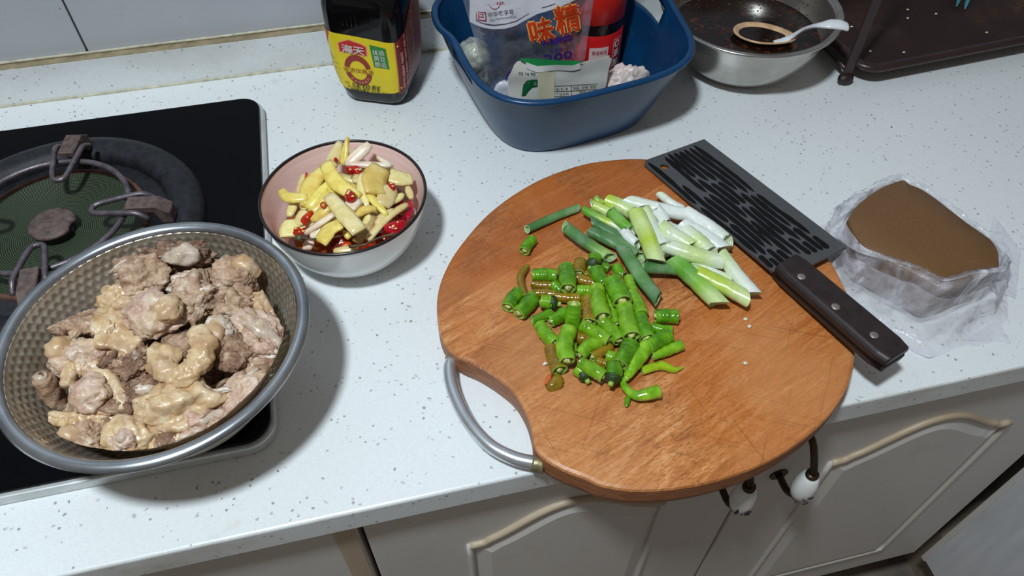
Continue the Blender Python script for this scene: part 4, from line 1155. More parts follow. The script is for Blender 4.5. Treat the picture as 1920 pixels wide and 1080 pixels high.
for i, (x1, y1, x2, y2, hw, ly, ck, lab) in enumerate(SCAL):
    r = hw * PX8; z = BT + r * .8 + ly * .0062
    a, b_ = C8(x1, y1, z + .001), C8(x2, y2, z - (.0015 if ly > .5 else 0))
    z_ = r * .8
    d = (b_ - a).normalized()
    side = d.cross(Vector((0, 0, 1))).normalized()
    n_, sg_ = 22, 20
    P = resample([a, (a + b_) / 2 + side * (.0012 if i % 2 else -.001), b_], n_)
    hollow = ck[0] in 'Dd' or ck[-1] in 'Dd'
    flat = .72 if hollow else .88
    vf = tube(P, [r * .96, r, r * .98, r * .94], n_, sg_, flat, False, wob=.07, seed=i, slant=(.9 if i % 3 else .3, -.7 if i % 2 else .8))
    cols = []
    stops = [srgb(*CK[k]) for k in ck]
    for q in range(n_):
        for k in range(sg_):
            tq = q / (n_ - 1); c = [lin([s_[j] for s_ in stops], tq) for j in range(3)]
            st_ = 1 + .16 * noise.noise(Vector((k * 1.7, i * 5.0, tq * 1.2)))
            cols.append((c[0] * st_, c[1] * st_, c[2] * st_, 1))
    t = thing('scallion_piece', ((a + b_) / 2).xy.to_3d() + Vector((0, 0, BT)), lab, 'scallion', 'chopped scallion pieces on the board')
    v, f = vf
    f = f + [tuple(range(sg_ - 1, -1, -1)), tuple((n_ - 1) * sg_ + k for k in range(sg_))]
    if not hollow:
        make('stem', (v, f[:-2]), M_SCAL, t, colors=cols)
    else:
        make('stem', (v, f[:-2]), M_SCAL, t, colors=cols)
    for e in (0, 1):
        ringv = [Vector(v[(0 if e == 0 else (n_ - 1) * sg_) + k]) for k in range(sg_)]
        ctr = sum(ringv, Vector()) / sg_; dd = (-d if e == 0 else d)
        rr = [1.0, .86, .84, .62, .60, .30, .28] if not hollow else [1.0, .84, .80]
        hh = [0, .0002, -.0006, -.0002, -.0012, -.0004, -.0010] if not hollow else [0, 0.0, -.004]
        vv, ff = [], []
        for s_, h_ in zip(rr, hh): vv += [ctr + (p - ctr) * s_ + dd * h_ for p in ringv]
        for j in range(len(rr) - 1):
            for k in range(sg_): ff.append((j * sg_ + k, j * sg_ + (k + 1) % sg_, (j + 1) * sg_ + (k + 1) % sg_, (j + 1) * sg_ + k))
        ff.append(tuple((len(rr) - 1) * sg_ + k for k in range(sg_)))
        o = make('cut_end', (vv, ff), [M_SCALCUT, M_SCALHOLE], t, smooth=False)
        if hollow:
            for p_i, p in enumerate(o.data.polygons): p.material_index = 0 if p_i < sg_ else 1

# ================================================================ green chili segments
def peppermat(name, c0, c1, c2):
    t = NT(name)
    oi = t.n('ShaderNodeObjectInfo')
    nz = t.noise(t.coord(), 110, 3, 0.5)
    c = t.ramp(nz, [(0.3, srgb(*c0)), (0.5, srgb(*c1)), (0.72, srgb(*c2))])
    hs = t.n('ShaderNodeHueSaturation'); t.l(c, hs.inputs['Color'])
    v = t.math('MULTIPLY_ADD', oi.outputs['Random'], 0.3); t.t.nodes[-1].inputs[2].default_value = 0.85
    t.l(v, hs.inputs['Value'])
    t.base(hs.outputs[0]); t.set(Roughness=0.16, Subsurface_Weight=0.06, Subsurface_Scale=0.003, Coat_Weight=0.6, Coat_Roughness=0.08)
    t.bump(t.noise(t.coord(), 190, 2), .15, .0008); return t.m
M_PG = peppermat('glossy_green_chili', (66, 118, 6), (90, 148, 12), (118, 172, 28))
M_PL = peppermat('light_green_chili', (98, 150, 12), (126, 178, 28), (156, 198, 60))
M_PO = peppermat('olive_brown_chili', (118, 88, 12), (142, 112, 20), (134, 130, 24))
M_PD = plain('dark_green_calyx', (44, 66, 26), 0.5, var=.35, scale=300)
M_PCUT = plain('pale_chili_flesh', (150, 182, 74), 0.35, var=.2, scale=300)
M_PCORE = plain('chili_core_seeds', (196, 200, 120), 0.45, var=.25, scale=500)
def C7(x, y, z): return G(940 + x / 3.6, 460 + y / 3.6, z)
PX7 = 0.00049 / 3.6
# points, half widths, layer, colour, extras (k calyx at end, o tapered tip), label or None for the common kind
PEP = [
 ([(212, -42), (155, 40)], [36, 38], 0, 'g', '', 'single green chili segment lying apart near the lone scallion tube'),
 ([(170, 145), (128, 220), (160, 345)], [18, 24, 28], .3, 'o', 't', 'curved thin olive chili tail at the edge of the heap'),
 ([(118, 315), (45, 420)], [44, 46], 0, 'g', '', None),
 ([(218, 350), (115, 462)], [50, 48], 0, 'g', '', None),
 ([(212, 200), (372, 202)], [40, 42], .4, 'g', '', None),
 ([(205, 258), (352, 275)], [28, 32], 0, 'o', '', None),
 ([(350, 262), (408, 300)], [36, 36], 0, 'g', '', None),
 ([(435, 145), (450, 292)], [50, 52], 1.0, 'g', '', None),
 ([(205, 322), (362, 332)], [28, 30], 0, 'o', '', None),
 ([(268, 375), (345, 388)], [42, 40], .4, 'l', 'k', 'green chili top with a dark calyx beside the olive segments'),
 ([(362, 345), (530, 358)], [32, 36], .2, 'o', '', None),
 ([(500, 305), (612, 312)], [38, 38], .3, 'l', '', None),
 ([(492, 392), (478, 555)], [42, 48], 1.2, 'g', '', 'dark green chili segment propped up with its cut end on top'),
 ([(338, 452), (208, 512)], [32, 28], 0, 'g', '', None),
 ([(432, 448), (330, 515)], [40, 38], 0, 'g', '', None),
 ([(258, 535), (362, 662)], [40, 46], 0, 'l', '', None),
 ([(585, 362), (590, 522)], [46, 48], .4, 'o', '', None),
 ([(535, 105), (522, 192)], [42, 40], 0, 'o', '', None),
 ([(632, 72), (615, 125)], [42, 40], .5, 'g', 'k', 'green chili top with its calyx beside the scallion tube'),
 ([(500, 215), (628, 256)], [34, 34], .3, 'o', '', None),
 ([(638, 162), (692, 258)], [46, 44], .8, 'g', '', None),
 ([(728, 160), (695, 130)], [30, 30], 0, 'g', 'k', 'tiny chili top half hidden under the scallions'),
 ([(778, 142), (824, 205)], [34, 32], .6, 'g', '', None),
 ([(645, 285), (685, 488)], [50, 56], .7, 'l', '', None),
 ([(718, 300), (780, 532)], [28, 34], .5, 'l', '', None),
 ([(748, 235), (818, 382)], [56, 62], 1.3, 'g', '', None),
 ([(828, 410), (880, 615)], [50, 54], 1.0, 'l', '', None),
 ([(858, 215), (892, 310)], [30, 32], .7, 'l', '', None),
 ([(882, 320), (942, 465)], [36, 44], .5, 'l', '', None),
 ([(925, 460), (985, 632)], [42, 50], .4, 'g', '', None),
 ([(545, 540), (728, 640)], [40, 42], .6, 'l', '', None),
 ([(682, 518), (798, 645)], [44, 42], .5, 'l', '', None),
 ([(458, 565), (425, 680), (445, 782)], [46, 50, 46], .9, 'l', '', 'long bent light green chili segment on top of the heap front'),
 ([(490, 665), (492, 742)], [20, 20], .2, 'l', '', None),
 ([(500, 615), (592, 642)], [40, 38], 0, 'o', '', None),
 ([(662, 645), (590, 680), (528, 742)], [38, 42, 38], .3, 'l', '', None),
 ([(738, 682), (612, 755)], [30, 34], .1, 'o', '', None),
 ([(340, 690), (392, 845)], [48, 50], 0, 'o', '', 'large olive and green chili segment at the handle side of the heap'),
 ([(345, 895), (385, 955)], [34, 22], 0, 'o', 'w', 'small red-edged chili wedge lying apart near the handle notch'),
 ([(515, 830), (560, 880)], [44, 40], 0, 'l', 'k', 'green chili top with a pale stalk stub in the front row'),
 ([(532, 792), (692, 885)], [38, 42], .6, 'l', '', None),
 ([(765, 755), (715, 745)], [38, 36], .2, 'l', '', None),
 ([(650, 780), (705, 800)], [30, 30], 0, 'o', '', None),
 ([(760, 805), (752, 895)], [46, 42], .7, 'g', 'k', 'green chili top joined to nothing, calyx pointing at the front edge'),
 ([(880, 665), (800, 805)], [54, 50], .5, 'g', '', None),
 ([(985, 675), (910, 780), (848, 890)], [46, 46, 30], .3, 'l', 't', 'long tapering chili end at the front of the heap'),
 ([(1140, 612), (990, 682)], [40, 46], .4, 'g', '', None),
 ([(1215, 672), (1022, 748)], [34, 28], .1, 'l', '', None),
 ([(950, 845), (1080, 812), (1160, 840), (1225, 825)], [26, 28, 20, 8], 0, 'y', 't', 'wavy yellow-green chili tip lying apart at the front'),
 ([(795, 855), (838, 960), (905, 1012), (985, 1005), (1062, 985)], [12, 22, 28, 36, 38], .3, 'l', 's', 'light green chili with a long curved stalk end at the front'),
 ([(858, 1018), (846, 1075)], [16, 18], 0, 'g', 't', 'tiny dark green chili tip below the curved stalk'),
 ([(1040, 480), (1190, 482)], [44, 46], 0, 'g', '', 'stout green chili segment beside the heap on the cleaver side'),
 ([(1015, 550), (1150, 575)], [32, 32], 0, 'g', '', 'slim green chili segment touching the stout one'),
 ([(765, 190), (850, 325)], [34, 34], .2, 'o', '', None),
 ([(860, 395), (905, 655)], [34, 34], 0, 'o', '', None),
 ([(560, 200), (600, 195)], [26, 26], 0, 'o', '', None),
]
PEPLAB = iter('''stubby dark green chili segment beside the thin olive tail
dark green chili segment with a pale cut end beside the stubby one
green chili segment lying level above the olive segments near the tail
olive segment lying level just under the level green one
small green segment hidden beneath the thick upright-lying one
thick dark green segment lying on top beside the level green one
orange-olive segment touching the foot of the thin tail
shiny olive segment above the propped-up dark green one
light green segment lying level below the thin olive-brown one
slim dark green segment pointing away from the calyx top toward the handle
green segment lying against the foot of the propped-up one
light green segment sloping down to the large olive and green one
wide brown segment between the propped-up one and the long light green one
short olive-brown segment beside the calyx top at the scallions
olive-brown segment below the short brown one at the scallions
curled dark green segment beside the calyx top at the scallions
small ringed green segment touching the long hollow scallion tube
long light green segment next to the wide brown one
thin light green segment squeezed between the two longest ones
fattest dark green segment on top of the heap
long light green segment continuing below the fattest one
short light green segment beside the long hollow scallion tube
light green segment in line below the short one at the scallion tube
long green segment ending beside the slim cleaver-side segment
light green segment slanting across the middle of the heap
light green segment beside the slanting one with a shiny streak
narrow light green sliver beside the long bent segment
olive segment half hidden behind the long bent segment
curved light green segment below the half-hidden olive one
olive-brown segment beside the curved light green one
light green segment lying on the calyx top in the front row
short green segment with a star-shaped cut end in the front row
olive scrap under the front row of segments
broad dark green segment beside the long tapering end
green segment pointing at the slim cleaver-side pair
slim light green segment above the wavy yellow-green tip
olive segment under the fattest dark green one
olive-brown segment under the long light green ones on the cleaver side
orange-tinged olive scrap between the brown segments near the scallions'''.split('\n'))
M_PY = peppermat('yellow_green_chili', (118, 150, 10), (150, 182, 24), (170, 196, 44))
PM = {'g': M_PG, 'l': M_PL, 'o': M_PO, 'y': M_PY}
for i, (pts, hw, ly, ck, ex, lab) in enumerate(PEP):
    rs = [h * PX7 for h in hw]; r = max(rs)
    zb = BT + ly * .0095
    P = [C7(x, y, zb + rs[min(k, len(rs) - 1)] * .98) for k, (x, y) in enumerate(pts)]
    if i == 12: P[0].z += .006; P[0] = C7(492, 392, BT + .027); P[1] = C7(478, 545, BT + .010)
    if len(P) == 2:
        d = (P[1] - P[0]); sd = d.cross(Vector((0, 0, 1))).normalized()
        P = [P[0], (P[0] + P[1]) / 2 + sd * random.Random(i).uniform(-.0012, .0012), P[1]]
        rs = [rs[0] * .97, (rs[0] + rs[1]) / 2 * 1.02, rs[1] * .97]
    n_, sg_ = 22, 20
    Q = resample(P, n_)
    base_ = sum(Q, Vector()) / n_; base_.z = min(q.z for q in Q) - r
    t = thing('chili_segment', base_, lab or next(PEPLAB), 'chili', 'cut green chili segments on the board')
    if ex == 'w':
        make('skin', blob((P[0] + P[2]) / 2 + Vector((0, 0, -.002)), (.0055, .0085, .0038), axes(-40), 3, .15, 1.3, 4, chops=3), M_PO, t)
        make('red_flesh', blob(P[0] + Vector((-.003, 0, -.001)), (.0018, .0055, .0024), axes(-35), 3, .2, 1.5, 6), plain('reddish_chili_flesh', (206, 96, 50), .3), t)
        continue
    rl = rs if ex != 't' else rs[:-1] + [rs[-1] * .75]
    vf = tube(Q, rl, n_, sg_, .94, False, wob=.13, seed=i * 1.37)
    v, f = vf
    # slight rings across the skin
    v = [Vector(p) for p in v]
    for a_ in range(n_):
        k_ = 1 + .014 * math.sin(a_ * 1.9 + i) + .02 * noise.noise(Vector((a_ * .9, i, 0)))
        for b__ in range(sg_): v[a_ * sg_ + b__] = Q[a_] + (v[a_ * sg_ + b__] - Q[a_]) * k_
    make('skin', (v, f), PM[ck], t)
    for e in (0, 1):
        q0 = Q[0] if e == 0 else Q[-1]; dd = ((Q[0] - Q[1]) if e == 0 else (Q[-1] - Q[-2])).normalized()
        ringv = v[:sg_] if e == 0 else v[-sg_:]
        if (ex == 't' and e == (0 if i == 1 else 1)) or (ex == 's' and e == 0):
            rt = (ringv[0] - q0).length
            make('tip', tube([q0 - dd * .0005, q0 + dd * rt * .7, q0 + dd * rt * 1.3], [rt * .98, rt * .8, rt * .2], 6, 12), PM[ck] if ex == 't' else M_PD, t); continue
        if ex == 'k' and e == 1:
            rt = (ringv[0] - q0).length
            make('calyx', tube([q0 - dd * .0015, q0 + dd * rt * .35, q0 + dd * rt * .8], [rt * 1.07, rt * .98, rt * .5], 8, 12, wob=.3, seed=i), M_PD, t)
            make('stalk_stub', tube([q0 + dd * rt * .6, q0 + dd * rt * 1.3], [rt * .42, rt * .38], 4, 10), M_PCUT, t); continue
        vv, ff = [], []
        for s_, h_ in ((1, 0), (.93, .0004), (.80, .0002), (.72, -.0022)): vv += [q0 + (p - q0) * s_ + dd * h_ for p in ringv]
        for j in range(3):
            for k in range(sg_): ff.append((j * sg_ + k, j * sg_ + (k + 1) % sg_, (j + 1) * sg_ + (k + 1) % sg_, (j + 1) * sg_ + k))
        ff.append(tuple(3 * sg_ + k for k in range(sg_)))
        make('cut_flesh', (vv, ff), M_PCUT, t)
        rt = (ringv[0] - q0).length
        make('seed_core', blob(q0 - dd * .0012, (rt * .46, rt * .46, rt * .46), None, 2, .45, 2.4, i + e), M_PCORE, t)

# crumbs of garlic on the board
M_GARLIC = plain('white_garlic', (232, 224, 200), .4)
for k, (x, y) in enumerate(((1398, 681), (1405, 612), (1398, 598), (1022, 682))):
    p = G(x, y, BT + .0012)
    o = make('garlic_crumb', blob(p, (.0019, .0015, .0012), sub=2, amp=.25, seed=k), M_GARLIC, base=p - Vector((0, 0, .0012)))
    tag(o, 'tiny white garlic crumb lying on the wooden board', 'garlic', 'garlic crumbs on the board')

# ================================================================ soy sauce bottle
def bottlemat():
    t = NT('black_soy_bottle'); nz = t.noise(t.coord(), 40, 2)
    t.base(t.ramp(nz, [(0.3, srgb(9, 8, 10)), (0.7, srgb(16, 13, 13))])); t.set(Roughness=0.10, Specular_IOR_Level=0.3, Coat_Weight=0.15, Coat_Roughness=0.06)
    t.bump(t.noise(t.coord(), 90, 2), .06, .001); return t.m
M_BOTTLE = bottlemat()
M_LAB_Y = plain('yellow_bottle_label', (234, 208, 10), .4, var=.03)
M_LAB_R = plain('dark_red_label_side', (118, 24, 24), .4, var=.06)
M_LAB_RED = plain('red_brand_plate', (200, 40, 32), .4, var=.03)
M_LAB_PINK = plain('pink_plate_edge', (246, 176, 120), .4, var=.03)
M_LAB_G = plain('green_label_flag', (34, 132, 46), .4, var=.03)
M_LAB_BR = plain('brown_label_ink', (150, 40, 26), .4, var=.03)
M_LAB_W = plain('white_label_ink', (244, 236, 232), .4, var=.02)
M_LAB_K = plain('black_label_ink', (44, 38, 18), .4, var=.02)
M_LAB_PALE = plain('pale_pink_label_ink', (226, 160, 152), .4, var=.02)
M_GOLD = plain('gold_label_line', (222, 150, 60), .4, var=.05)
BB = Vector((0.0250, 0.7400, 0.0)); BROT = R(-24)
BPROF = [(0, .0265), (.0015, .0295), (.006, .0330), (.014, .0362), (.026, .0392), (.045, .0414), (.075, .0422), (.100, .0424), (.118, .0420), (.132, .0395), (.146, .0345), (.160, .0275), (.172, .0215), (.182, .0175), (.196, .0158), (.212, .0155)]
def bw_at(z): return float(np.interp(z, [p[0] for p in BPROF], [p[1] for p in BPROF]))
def BS(s, z, h=0.0):
    """point of the bottle's surface: s metres round from the middle of the front, z up, h outward"""
    w = bw_at(z); rc = w * (.42 + .58 * max(0, min(1, (z - .13) / .055)))
    st = w - rc; q = math.pi / 2 * rc; side = 2 * st + q
    per = 4 * side; s = s * (w / .042)
    u = (s + st) % per; k = int(u // side); v = u - k * side
    if v < 2 * st: x, y, nx, ny = -st + v, -w, 0, -1
    else:
        a = -math.pi / 2 + (v - 2 * st) / rc; x, y = st + rc * math.cos(a), -st + rc * math.sin(a); nx, ny = math.cos(a), math.sin(a)
    x += nx * h; y += ny * h
    for _ in range(k): x, y = -y, x
    c, s_ = math.cos(BROT), math.sin(BROT)
    return Vector((BB.x + c * x - s_ * y, BB.y + s_ * x + c * y, z))
w0 = .042; st0 = w0 * .58; PER = 4 * (2 * st0 + math.pi / 2 * w0 * .42)
bt = thing('soy_sauce_bottle', BB, 'black soy sauce bottle with a yellow label standing by the back wall', 'bottle')
N_ = 96
zs = [p.x for p in resample([(z, w, 0) for z, w in BPROF], 60)]
v = [BS(PER * k / N_, max(0.0, z)) for z in zs for k in range(N_)]
f = [(i * N_ + k, i * N_ + (k + 1) % N_, (i + 1) * N_ + (k + 1) % N_, (i + 1) * N_ + k) for i in range(len(zs) - 1) for k in range(N_)]
f += [tuple(range(N_ - 1, -1, -1)), tuple((len(zs) - 1) * N_ + k for k in range(N_))]
make('glass_body', (v, f), M_BOTTLE, bt)
make('screw_cap', lathe([(.0172, .205), (.0178, .207), (.0178, .228), (.0168, .231), (.0005, .2315)], BB, 40), plain('red_plastic_cap', (190, 30, 24), .35), bt)
# moulded measuring ribs on the shoulder
for k in range(8):
    s_ = -.016 + k * .0046
    make('moulded_rib', tube([BS(s_, .1015, .0002), BS(s_, .107 + .003 * ((k * 5) % 4), .0002)], .0005, 4, 6), M_BOTTLE, bt)
LUP = .0055
LZ0, LZ1 = .0150 + LUP, .0870 + LUP
def ltop(s): return LZ1 - .006 * min(1, max(0, (s + .036) / .07)) ** 1.5 + (.030 * max(0, (s - .036) / .05) ** 1.0 if s > .036 else 0)
def lbot(s): return LZ0 + .0035 * (s / .034) ** 2 * (1 if abs(s) < .06 else 1)
def label_patch(s0, s1, n, h, top=None, bot=None):
    v, f = [], []
    m_ = 10
    for i in range(n + 1):
        s_ = s0 + (s1 - s0) * i / n
        zt, zb = (top or ltop)(s_), (bot or lbot)(s_)
        for j in range(m_ + 1): v.append(BS(s_, zb + (zt - zb) * j / m_, h))
    for i in range(n):
        for j in range(m_): f.append((i * (m_ + 1) + j, (i + 1) * (m_ + 1) + j, (i + 1) * (m_ + 1) + j + 1, i * (m_ + 1) + j + 1))
    return v, f
lab = make('front_label', label_patch(-.052, .0345, 40, .0004), M_LAB_Y, bt)
labr = make('side_label', label_patch(.0345, .108, 30, .0004, bot=lambda s: LUP + .014 + .006 * min(1, (s - .0345) / .03)), M_LAB_R, bt)
make('gold_line', label_patch(.0338, .0350, 2, .0006), M_GOLD, labr)
def BM(u, v_, h): return BS(u, v_ + LUP, h + .0004)
def flat_shape(name, pts, mat, parent, lift):
    """small printed shape on the label, triangulated as a fan of strips"""
    c = (sum(p[0] for p in pts) / len(pts), sum(p[1] for p in pts) / len(pts))
    v = [BM(c[0], c[1], lift)] + [BM(p[0] * .5 + c[0] * .5, p[1] * .5 + c[1] * .5, lift) for p in pts] + [BM(p[0], p[1], lift) for p in pts]
    n = len(pts)
    f = [(0, 1 + i, 1 + (i + 1) % n) for i in range(n)] + [(1 + i, 1 + n + i, 1 + n + (i + 1) % n, 1 + (i + 1) % n) for i in range(n)]
    return make(name, (v, f), mat, parent, smooth=False)
# brand plate: a house-shaped red field
bx_, bz_ = -.0100, .0722
house = [(-.0145, .0035), (-.0148, -.0062), (.0140, -.0085), (.0146, .0020), (.009, .0050), (.004, .0062), (-.003, .0082), (-.008, .0062)]
flat_shape('brand_plate_edge', [(bx_ + p[0] * 1.1, bz_ + p[1] * 1.13) for p in house], M_LAB_PINK, lab, .0002)
flat_shape('brand_plate', [(bx_ + p[0], bz_ + p[1]) for p in house], M_LAB_RED, lab, .0004)
lettering('brand_lettering', '海天', bx_ + .0005, bz_ - .0018, .0235, .0095, BM, M_LAB_W, lab, bold=.02, lift=.0016, rot=-.06)
flat_shape('green_flag', [(.0085, .0775), (.0255, .0748), (.0268, .0500), (.0100, .0510)], M_LAB_G, lab, .0003)
for k, tx in enumerate(('优选', '黄豆', '酿造')):
    lettering('flag_lettering', tx, .0172 + .0004 * k, .0695 - .0072 * k, .0125, .0062, BM, M_LAB_W, lab, bold=.01, lift=.0006)
# big zero ring, its band and lettering
rc_, zc_ = -.0085, .0440
def ring_seg(a0_, a1_, n=18):
    v, f = [], []
    for i in range(n + 1):
        a = R(a0_ + (a1_ - a0_) * i / n)
        for q in (1.0, .62): v.append(BM(rc_ + .0150 * q * math.cos(a) + .0020 * math.cos(a) * 0 - .0022 * math.sin(a) * 0, zc_ + .0195 * q * math.sin(a), .0003))
    for i in range(n): f.append((2 * i, 2 * i + 1, 2 * i + 3, 2 * i + 2))
    return v, f
make('zero_ring', ring_seg(12, 168), M_LAB_BR, lab, smooth=False)
make('zero_ring', ring_seg(192, 348), M_LAB_BR, lab, smooth=False)
lettering('band_lettering', '零添加酱油', rc_, zc_, .0330, .0056, BM, M_LAB_BR, lab, lift=.0006)
for k, ch in enumerate('·零添加防腐剂·'[1:7]):
    a = R(222 + k * 19.5)
    lettering('ring_lettering', ch, rc_ + .0150 * .81 * math.cos(a), zc_ + .0195 * .81 * math.sin(a), .0030, .0030, BM, M_LAB_PINK, lab, lift=.0006, rot=a + math.pi / 2)
lettering('product_lettering', '味极鲜', -.0035, .0228, .0330, .0088, BM, M_LAB_K, lab, lift=.0006, rot=-.05, shear=.2)
lettering('small_seal', '特级', -.0255, .0265, .0052, .0028, BM, M_LAB_BR, lab, lift=.0006)
lettering('small_seal', '鲜', -.0245, .0215, .0040, .0034, BM, M_LAB_BR, lab, lift=.0006)
lettering('grade_lettering', '特级酿造酱油', -.0130, .0172, .0215, .0038, BM, M_LAB_K, lab, lift=.0006, rot=-.08, bold=.01)
lettering('volume_lettering', '净含量: 750mL', .0125, .0162, .0240, .0042, BM, M_LAB_K, lab, lift=.0006, rot=0.0)
# left wrap of the label: red corner and small print
make('red_corner', label_patch(-.0525, -.0345, 8, .0006, top=lambda s: ltop(s) - .0002, bot=lambda s: ltop(s) - .0215 * max(.0, min(1, (-.033 - s) / .012))), M_LAB_RED, lab)
lettering('corner_lettering', '零添加', -.0440, .0790, .0110, .0055, BM, M_LAB_PINK, lab, lift=.0008)
lettering('corner_lettering', '更鲜美', -.0450, .0715, .0090, .0050, BM, M_LAB_PINK, lab, lift=.0008)
make('red_side_bar', label_patch(-.0440, -.0405, 3, .0005, top=lambda s: .0600 + LUP, bot=lambda s: .0280 + LUP), M_LAB_BR, lab)
for k in range(5):
    lettering('small_print', '产品类别 配料 水 大豆 食盐'[k * 2:k * 2 + 6] or '酿造酱油', -.0365 + .0022 * (k % 3) , .0560 - .0062 * k, .0085, .0016, BM, M_LAB_K, lab, rot=math.pi / 2 * 0, lift=.0006)
# right wrap: rows of pale small print running up the side
for k in range(7):
    s_ = .041 + k * .0052
    for j in range(4):
        zz = .030 + j * .0155 + k * .0024
        if zz + LUP < ltop(s_) - .008:
            lettering('small_print', ('食品生产许可证', '酿造酱油标准', '产品标准代号', '保质期二十四')[j], s_, zz, .0140, .0032, BM, M_LAB_PALE, labr, rot=math.pi / 2, lift=.0008, bold=.02)
for zz in (ltop(.0375) - .006 - LUP, .024):
    make('gold_dot', blob(BM(.0375, zz, .0002), (.0012, .0012, .0012), sub=2, amp=0), M_GOLD, labr)

# ================================================================ blue plastic basin and what stands in it
def basinmat():
    t = NT('navy_blue_plastic'); nz = t.noise(t.coord(), 25, 4)
    c = t.ramp(nz, [(0.35, srgb(5, 54, 92)), (0.65, srgb(8, 63, 106))])
    d = t.ramp(t.noise(t.coord(), 60, 5, .7), [(0.6, (0, 0, 0)), (0.75, (1, 1, 1))])
    c = t.mix(t.math('MULTIPLY', d, .18), c, srgb(110, 126, 140))
    t.base(c); t.set(Roughness=0.30, Specular_IOR_Level=0.45); t.bump(t.noise(t.coord(), 300, 2), .05, .0004); return t.m
M_BASIN = basinmat()
BA = Vector((0.2110, 0.6770, 0.0)); BAROT = R(9)
RZ = 0.090
def basin_pt(a, q):
    """q 0 at the foot to 1 at the rim"""
    n_ = 3.4
    A_, B_ = .087 + .032 * q ** .9, .083 + .035 * q ** .9
    c, s_ = math.cos(a), math.sin(a)
    k = (abs(c) ** n_ + abs(s_) ** n_) ** (-1 / n_)
    x, y = A_ * k * c, B_ * k * s_
    hl_ = 0
    for c0 in (6, 186):
        d = (math.degrees(a) - c0 + 180) % 360 - 180
        hl_ += .016 * math.exp(-(d / 20) ** 2)
    z = q * RZ + hl_ * max(0, (q - .6) / .4)
    cr, sr = math.cos(BAROT), math.sin(BAROT)
    return Vector((BA.x + cr * x - sr * y, BA.y + sr * x + cr * y, z))
NB, MB_ = 144, 26
bas = thing('blue_basin', BA, 'navy blue plastic basin with raised side handles holding bottles and packets', 'basin')
v, f = [], []
for j in range(MB_ + 1):
    q = j / MB_
    for k in range(NB): v.append(basin_pt(2 * math.pi * k / NB, q))
for j in range(MB_):
    for k in range(NB):
        dg = (k + .5) * 360 / NB
        hole = False
        for c0 in (6, 186):
            d = (dg - c0 + 180) % 360 - 180
            if abs(d) < 13 and 20 <= j <= 23: hole = True
        if not hole: f.append((j * NB + k, j * NB + (k + 1) % NB, (j + 1) * NB + (k + 1) % NB, (j + 1) * NB + k))
f.append(tuple(range(NB - 1, -1, -1)))
o = make('basin_wall', (v, f), M_BASIN, bas)
md = o.modifiers.new('thick', 'SOLIDIFY'); md.thickness = .0026; md.offset = -1
make('rolled_rim', tube([basin_pt(2 * math.pi * k / NB, 1.0) for k in range(NB)], .0038, seg=12, flat=.8, closed=True), M_BASIN, bas)
FLR = .003

# red-labelled bottle standing at the back of the basin
M_REDL = plain('bright_red_label', (196, 22, 26), .35, var=.05)
M_DRKB = plain('dark_sauce_in_glass', (26, 12, 10), .12)
RBR = .0345
RB = Vector((V(1163, 60, .7155).x - RBR, .7155, FLR))
rb = thing('sauce_bottle', RB, 'dark round sauce bottle with a red label and red cap in the basin', 'bottle')
make('glass_body', lathe([(.0005, 0), (RBR * .9, 0), (RBR * .98, .004), (RBR * .985, .135), (RBR * .9, .155), (RBR * .45, .19), (RBR * .42, .215)], RB, 64), M_DRKB, rb)
zlb = V(1130, 62, .7155 - RBR * .8).z - FLR; zlt = V(1130, 42, .7155 - RBR * .8).z - FLR
rl = make('lower_label', lathe([(RBR * .99, .012), (RBR * 1.0, .0125), (RBR * 1.0, zlb), (RBR * .99, zlb + .0004)], RB, 64), M_REDL, rb)
ru = make('upper_label', lathe([(RBR * .99, zlt), (RBR * 1.0, zlt + .0004), (RBR * 1.0, .130), (RBR * .99, .1305)], RB, 64), plain('orange_red_label', (214, 40, 26), .3, var=.05), rb)
make('screw_cap', lathe([(RBR * .46, .205), (RBR * .5, .207), (RBR * .5, .232), (.0005, .234)], RB, 40), plain('red_bottle_cap', (180, 20, 22), .35), rb)
def RM(u, z, h):
    a = -math.pi / 2 + u / RBR
    return RB + Vector(((RBR + h) * math.cos(a), (RBR + h) * math.sin(a), z))
def frame_lines(parent, mat, u0, u1, z0, z1, t_, mapf, lift=.0006):
    for (a, b_, c, d) in ((u0, u1, z0, z0 + t_), (u0, u1, z1 - t_, z1), (u0, u0 + t_, z0, z1), (u1 - t_, u1, z0, z1)):
        n = 6
        v = [mapf(a + (b_ - a) * i / n, zz, lift) for i in range(n + 1) for zz in (c, d)]
        make('frame_line', (v, [(2 * i, 2 * i + 2, 2 * i + 3, 2 * i + 1) for i in range(n)]), mat, parent, smooth=False)
zc1 = zlb - .012
for k, ch in enumerate(('0', '添', '加', '酱', '油')):
    lettering('side_lettering', ch, RBR * .62, zlb - .014 - k * .0115, .0078, .0092, RM, M_LAB_W, rl, lift=.0007, bold=.02)
frame_lines(rl, M_LAB_W, RBR * .46, RBR * .86, zlb - .070, zlb - .0075, .0006, RM)
n = 6
v = [RM(-RBR * .35 + RBR * .62 * i / n, zz, .0005) for i in range(n + 1) for zz in (zlb - .036, zlb - .013)]
make('white_panel', (v, [(2 * i, 2 * i + 2, 2 * i + 3, 2 * i + 1) for i in range(n)]), plain('pinkish_white_panel', (226, 200, 200), .4), rl, smooth=False)
lettering('panel_lettering', '酿造酱油', -RBR * .03, zlb - .019, .016, .005, RM, plain('red_panel_ink', (190, 60, 60), .4), rl, lift=.0008)

